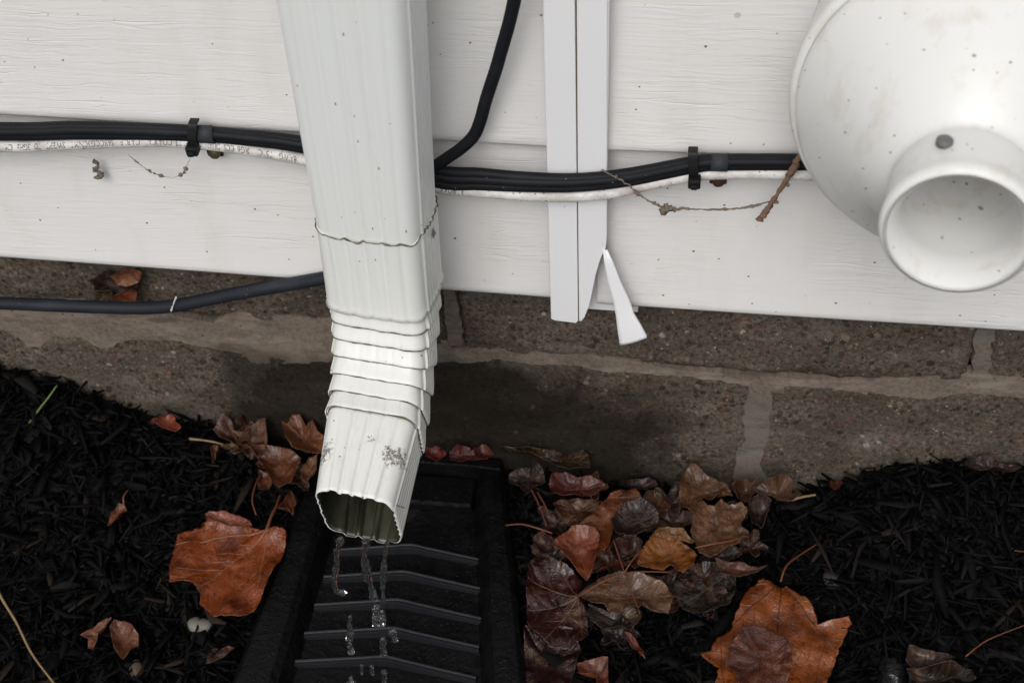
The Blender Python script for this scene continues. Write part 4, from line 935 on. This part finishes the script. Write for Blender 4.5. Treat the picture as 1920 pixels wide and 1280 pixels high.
# leaves caught between siding and cable
fill = [(600, 420, 110, 31, .014), (330, 440, 90, 33, .012), (900, 430, 110, 35, .014), (1130, 600, 100, 37, .012), (600, 640, 95, 39, .014), (880, 780, 110, 41, .014), (300, 620, 90, 43, .012), (1060, 820, 100, 45, .012), (760, 400, 90, 47, .014), (1180, 420, 80, 49, .012),
 (480, 560, 80, 51, .018), (700, 600, 75, 53, .020), (900, 330, 80, 55, .018), (420, 900, 90, 57, .012), (1300, 560, 70, 59, .010), (640, 1010, 85, 61, .010), (500, 270, 70, 63, .018), (1060, 700, 70, 65, .020)]
fcol = [(60, 32, 24), (54, 22, 18), (84, 46, 28), (42, 28, 24), (104, 54, 28), (74, 34, 24)]
flab = ['under the wet dark red leaf, mostly hidden', 'nearest the left side of the pile, mostly hidden', 'behind the curled yellow orange leaf', 'between the spotted tan leaf and the black one', 'beneath the orange leaf with pinkish side', 'beneath the large greyish pink leaf', 'above the big wine red leaf', 'at the lower right end of the blackish leaf', 'next to the round dark purple leaf', 'right behind the spotted tan leaf',
 'just left of the hidden stem of the round purple leaf', 'between the yellow orange leaf and the greyish pink leaf', 'between the folded leaf with yellow midrib and the purple leaf', 'overlapping the lower right edge of the wine red leaf', 'at the right rim of the pile on bare mulch', 'lowest in the pile, above the orange fragment', 'between the wet dark red leaf and the foundation pile', 'touching the tip of the small pink pointed leaf']
for i, (x, y, r, sd_, hh) in enumerate(fill):
    pts = [(x + r * (1 + .30 * math.cos(5 * a + i)) * math.cos(a + .2 * i), y + .8 * r * (1 + .30 * math.cos(5 * a + i)) * math.sin(a + .2 * i)) for a in np.linspace(0, 2 * math.pi, 31)[:-1]]
    leaf('dark wet brown leaf ' + flab[i], c8, pts, (x - r * math.cos(i), y - .8 * r * math.sin(i)), fcol[i % 6], hh, .007, sd_, None, 1.3, gain=.55)
fl2 = [(620, 230, 80, 71, 'pinkish brown leaf filling the middle of the left heap', (104, 64, 48)), (780, 330, 85, 73, 'rust brown leaf under the oak leaf left of the downspout', (100, 48, 28)), (900, 400, 80, 75, 'dark brown leaf under the scrap beside the outlet', (84, 46, 32)), (960, 220, 70, 77, 'brown leaf between the oak leaf and the downspout', (92, 50, 32)), (640, 130, 60, 79, 'dark leaf pressed to the foundation above the left heap', (70, 36, 24))]
for i, (x, y, r, sd_, lab, cc) in enumerate(fl2):
    pts = [(x + r * (1 + .28 * math.cos(5 * a + i)) * math.cos(a + .7 * i), y + .8 * r * (1 + .28 * math.cos(5 * a + i)) * math.sin(a + .7 * i)) for a in np.linspace(0, 2 * math.pi, 31)[:-1]]
    leaf(lab, cL, pts, (x + r * .9, y), cc, .014, .006, sd_, None, 1.2, gain=.55)
leaf('reddish brown leaf stuck between siding and sagging cable', cI, [(210, 512), (235, 500), (268, 505), (262, 525), (240, 532), (222, 530)], (268, 505), (150, 92, 66), seed=60, plane=.004, curl=.003, gain=.55)
leaf('grey brown leaf stuck left of the reddish one above the sagging cable', cI, [(180, 545), (195, 533), (212, 536), (214, 556), (200, 572), (182, 562)], (214, 540), (92, 78, 68), seed=61, plane=.004, curl=.003, gain=.55)
leaf('orange leaf piece stuck just above the sagging cable', cI, [(216, 546), (240, 542), (258, 545), (254, 572), (216, 574)], (216, 546), (160, 88, 60), seed=62, plane=.003, curl=.003, gain=.55)
leaf('dark brown leaf in the shadow above the sagging cable', cI, [(170, 520), (200, 505), (232, 520), (262, 530), (250, 548), (215, 548), (180, 542)], (170, 520), (52, 30, 22), seed=63, plane=.008, curl=.002, gain=.55)
def stick(name, pts, h, r, mat, lab, cat):
    pth = catmull([on_ground(p[0], p[1], h if len(p) < 3 else p[2]) for p in pts], 6)
    return tag(tube(name, pth, lambda t: r * (1 - .5 * t), mat, None, n=7, wob=.3), lab, cat)
stick('straw', [(-30, 1050), (0, 1115), (30, 1165), (60, 1225), (105, 1285), (130, 1320)], .020, .0011, STRAW, 'long pale straw crossing the lower left corner', 'straw')
stick('straw', [(355, 822), (395, 827), (430, 836)], .020, .0010, STRAW, 'pale stalk leading into the leaf heap left of the downspout', 'straw')
stick('straw', [(1484, 936), (1505, 931), (1529, 927)], .018, .0014, STRAW, 'short tan stalk at the right end of the leaf pile', 'straw')
stick('grass_blade', [(55, 793, .004), (75, 765, .012), (93, 742, .018), (107, 722, .022)], .01, .0010, GRS, 'green grass blade poking out of the mulch at far left', 'grass blade')
stick('grass_blade', [(310, 778, .004), (303, 757, .014), (297, 738, .022)], .01, .0010, GRS, 'green grass blade above the small orange leaf by the foundation', 'grass blade')
stick('stem', [(1810, 1230), (1845, 1203), (1880, 1187), (1925, 1170)], .016, .0006, STEM, 'thin dark red stem on the mulch at the lower right', 'stem')
stick('stem', [(1888, 1012), (1900, 1030), (1925, 1034)], .014, .0006, STEM, 'short reddish stem at the right edge of the mulch', 'stem')
stick('stem', [(990, 905), (1010, 945), (1025, 985)], .044, .0007, STEM, 'red leaf stem crossing the corner of the splash block', 'stem')
stick('stem', [(1150, 1010), (1168, 1065), (1185, 1110), (1200, 1150)], .040, .0006, STEM, 'dark leaf stem lying over the greyish pink leaf', 'stem')
def pebble(px, py, rx, ry, rz, lab, seed, mat=STONE):
    c = on_ground(px, py, .006 + rz * .4); V, Fc = [], []; nu, nv = 18, 10
    for j in range(nv + 1):
        for i in range(nu):
            a, b = 2 * math.pi * i / nu, math.pi * j / nv; d = np.array([math.cos(a) * math.sin(b) * rx, math.sin(a) * math.sin(b) * ry, math.cos(b) * rz]); f = 1 + .25 * noise.noise(Vector(d / rx * 1.2) + Vector((seed, 0, 0))); V.append(c + d * f)
    for j in range(nv):
        for i in range(nu): Fc.append((j * nu + i, j * nu + (i + 1) % nu, (j + 1) * nu + (i + 1) % nu, (j + 1) * nu + i))
    tag(fixn(obj('pebble', V, Fc, mat)), lab, 'pebble')
pebble(373, 1172, .0095, .0065, .005, 'pale grey pebble below the largest orange leaf', 1)
pebble(254, 1254, .006, .0065, .005, 'small brown pebble under the teardrop shaped leaf', 2, m_simple('brown_stone', (.05, .035, .025), (.13, .09, .06), .6, 160, .5))
pebble(1562, 1085, .0075, .006, .004, 'dark flat stone in the mulch right of the red stem', 3, m_simple('dark_stone', (.022, .018, .018), (.04, .034, .032), .6, 160, .5))

# ------------------------------------------------------------------ water
def c7(p): return (440 + p[0] / 3, 880 + p[1] / 3)
yO = -.085 - RC * (1 - math.cos(AL)) - OL + .004
def stream(pts, r, lab, seed, name='water_stream', grp=None):
    pth = catmull([at_y(*c7(p), yO - .01 * max(0, (p[1] - 380) / 900)) for p in pts], 7)
    N = len(pth)
    def f(t): return 1.0 * r * (.80 + .20 * math.sin(t * N * .24 + seed) + .3 * noise.noise(Vector((t * N * .15, seed, 0)))) * (1 - .75 * max(0, (t - .93) / .07)) * (.5 + .5 * min(1, t / .05))
    return tag(tube(name, pth, f, WAT, None, n=14, wob=.45, seed=seed, flat=.8), lab, 'water', grp)
stream([(597, 378), (590, 420), (577, 470), (574, 530), (566, 590), (563, 640), (572, 680), (600, 692), (632, 690)], .0022, 'left water trickle from the outlet, hooking at its lower end', 1)
stream([(735, 398), (740, 430), (728, 480), (735, 540), (748, 590), (760, 640), (778, 700), (785, 745)], .0030, 'middle twisting water trickle from the outlet, the thickest one', 2)
stream([(858, 405), (852, 450), (842, 520), (838, 580), (832, 650), (835, 700), (838, 755)], .0020, 'right straight water trickle from the outlet', 3)
stream([(800, 765), (798, 800), (805, 840), (806, 880)], .0036, 'elongated blob of water under the middle trickle', 4, 'water_drop')
stream([(828, 790), (832, 830), (832, 875)], .0024, 'slim blob of water under the right trickle', 5, 'water_drop')
for k, (p, r, lab) in enumerate((
    ([(648, 820), (648, 870), (650, 920), (648, 965)], .0024, 'long falling drop below the hooked left trickle'),
    ([(645, 970), (652, 1000), (655, 1035)], .0020, 'falling drop under the long drop on the left'),
    ([(832, 940), (836, 990), (838, 1050)], .0022, 'falling drop in line below the slim blob'),
    ([(880, 900), (893, 935), (905, 970)], .0024, 'slanted falling drop over the fourth rib, right of the others'),
    ([(713, 1095), (714, 1155)], .0012, 'faint thin drop over the fifth rib'),
    ([(770, 1100), (775, 1155)], .0016, 'faint drop between the fifth and sixth ribs'),
    ([(838, 1130), (842, 1170), (846, 1230)], .0026, 'bright falling drop at the bottom edge, right of two'),
    ([(655, 1165), (660, 1220)], .0026, 'falling drop at the bottom edge, left of two'))):
    if len(p) == 2: p = [p[0], ((p[0][0] + p[1][0]) / 2, (p[0][1] + p[1][1]) / 2), p[1]]
    stream(p, r, lab, 10 + k, 'water_drop')
# clear blob in the mulch at lower right
c = on_ground(1672, 1262, .008); V, Fc = [], []; nu, nv = 24, 12
for j in range(nv + 1):
    for i in range(nu):
        a, b = 2 * math.pi * i / nu, math.pi * j / nv; d = np.array([math.cos(a) * math.sin(b) * .0085, math.sin(a) * math.sin(b) * .013, math.cos(b) * .011]); f = 1 + .3 * noise.noise(Vector(d * 260)); V.append(c + d * f)
for j in range(nv):
    for i in range(nu): Fc.append((j * nu + i, j * nu + (i + 1) % nu, (j + 1) * nu + (i + 1) % nu, (j + 1) * nu + i))
tag(fixn(obj('water_splash', V, Fc, WAT)), 'clear glistening blob of water on the mulch at the bottom right', 'water')
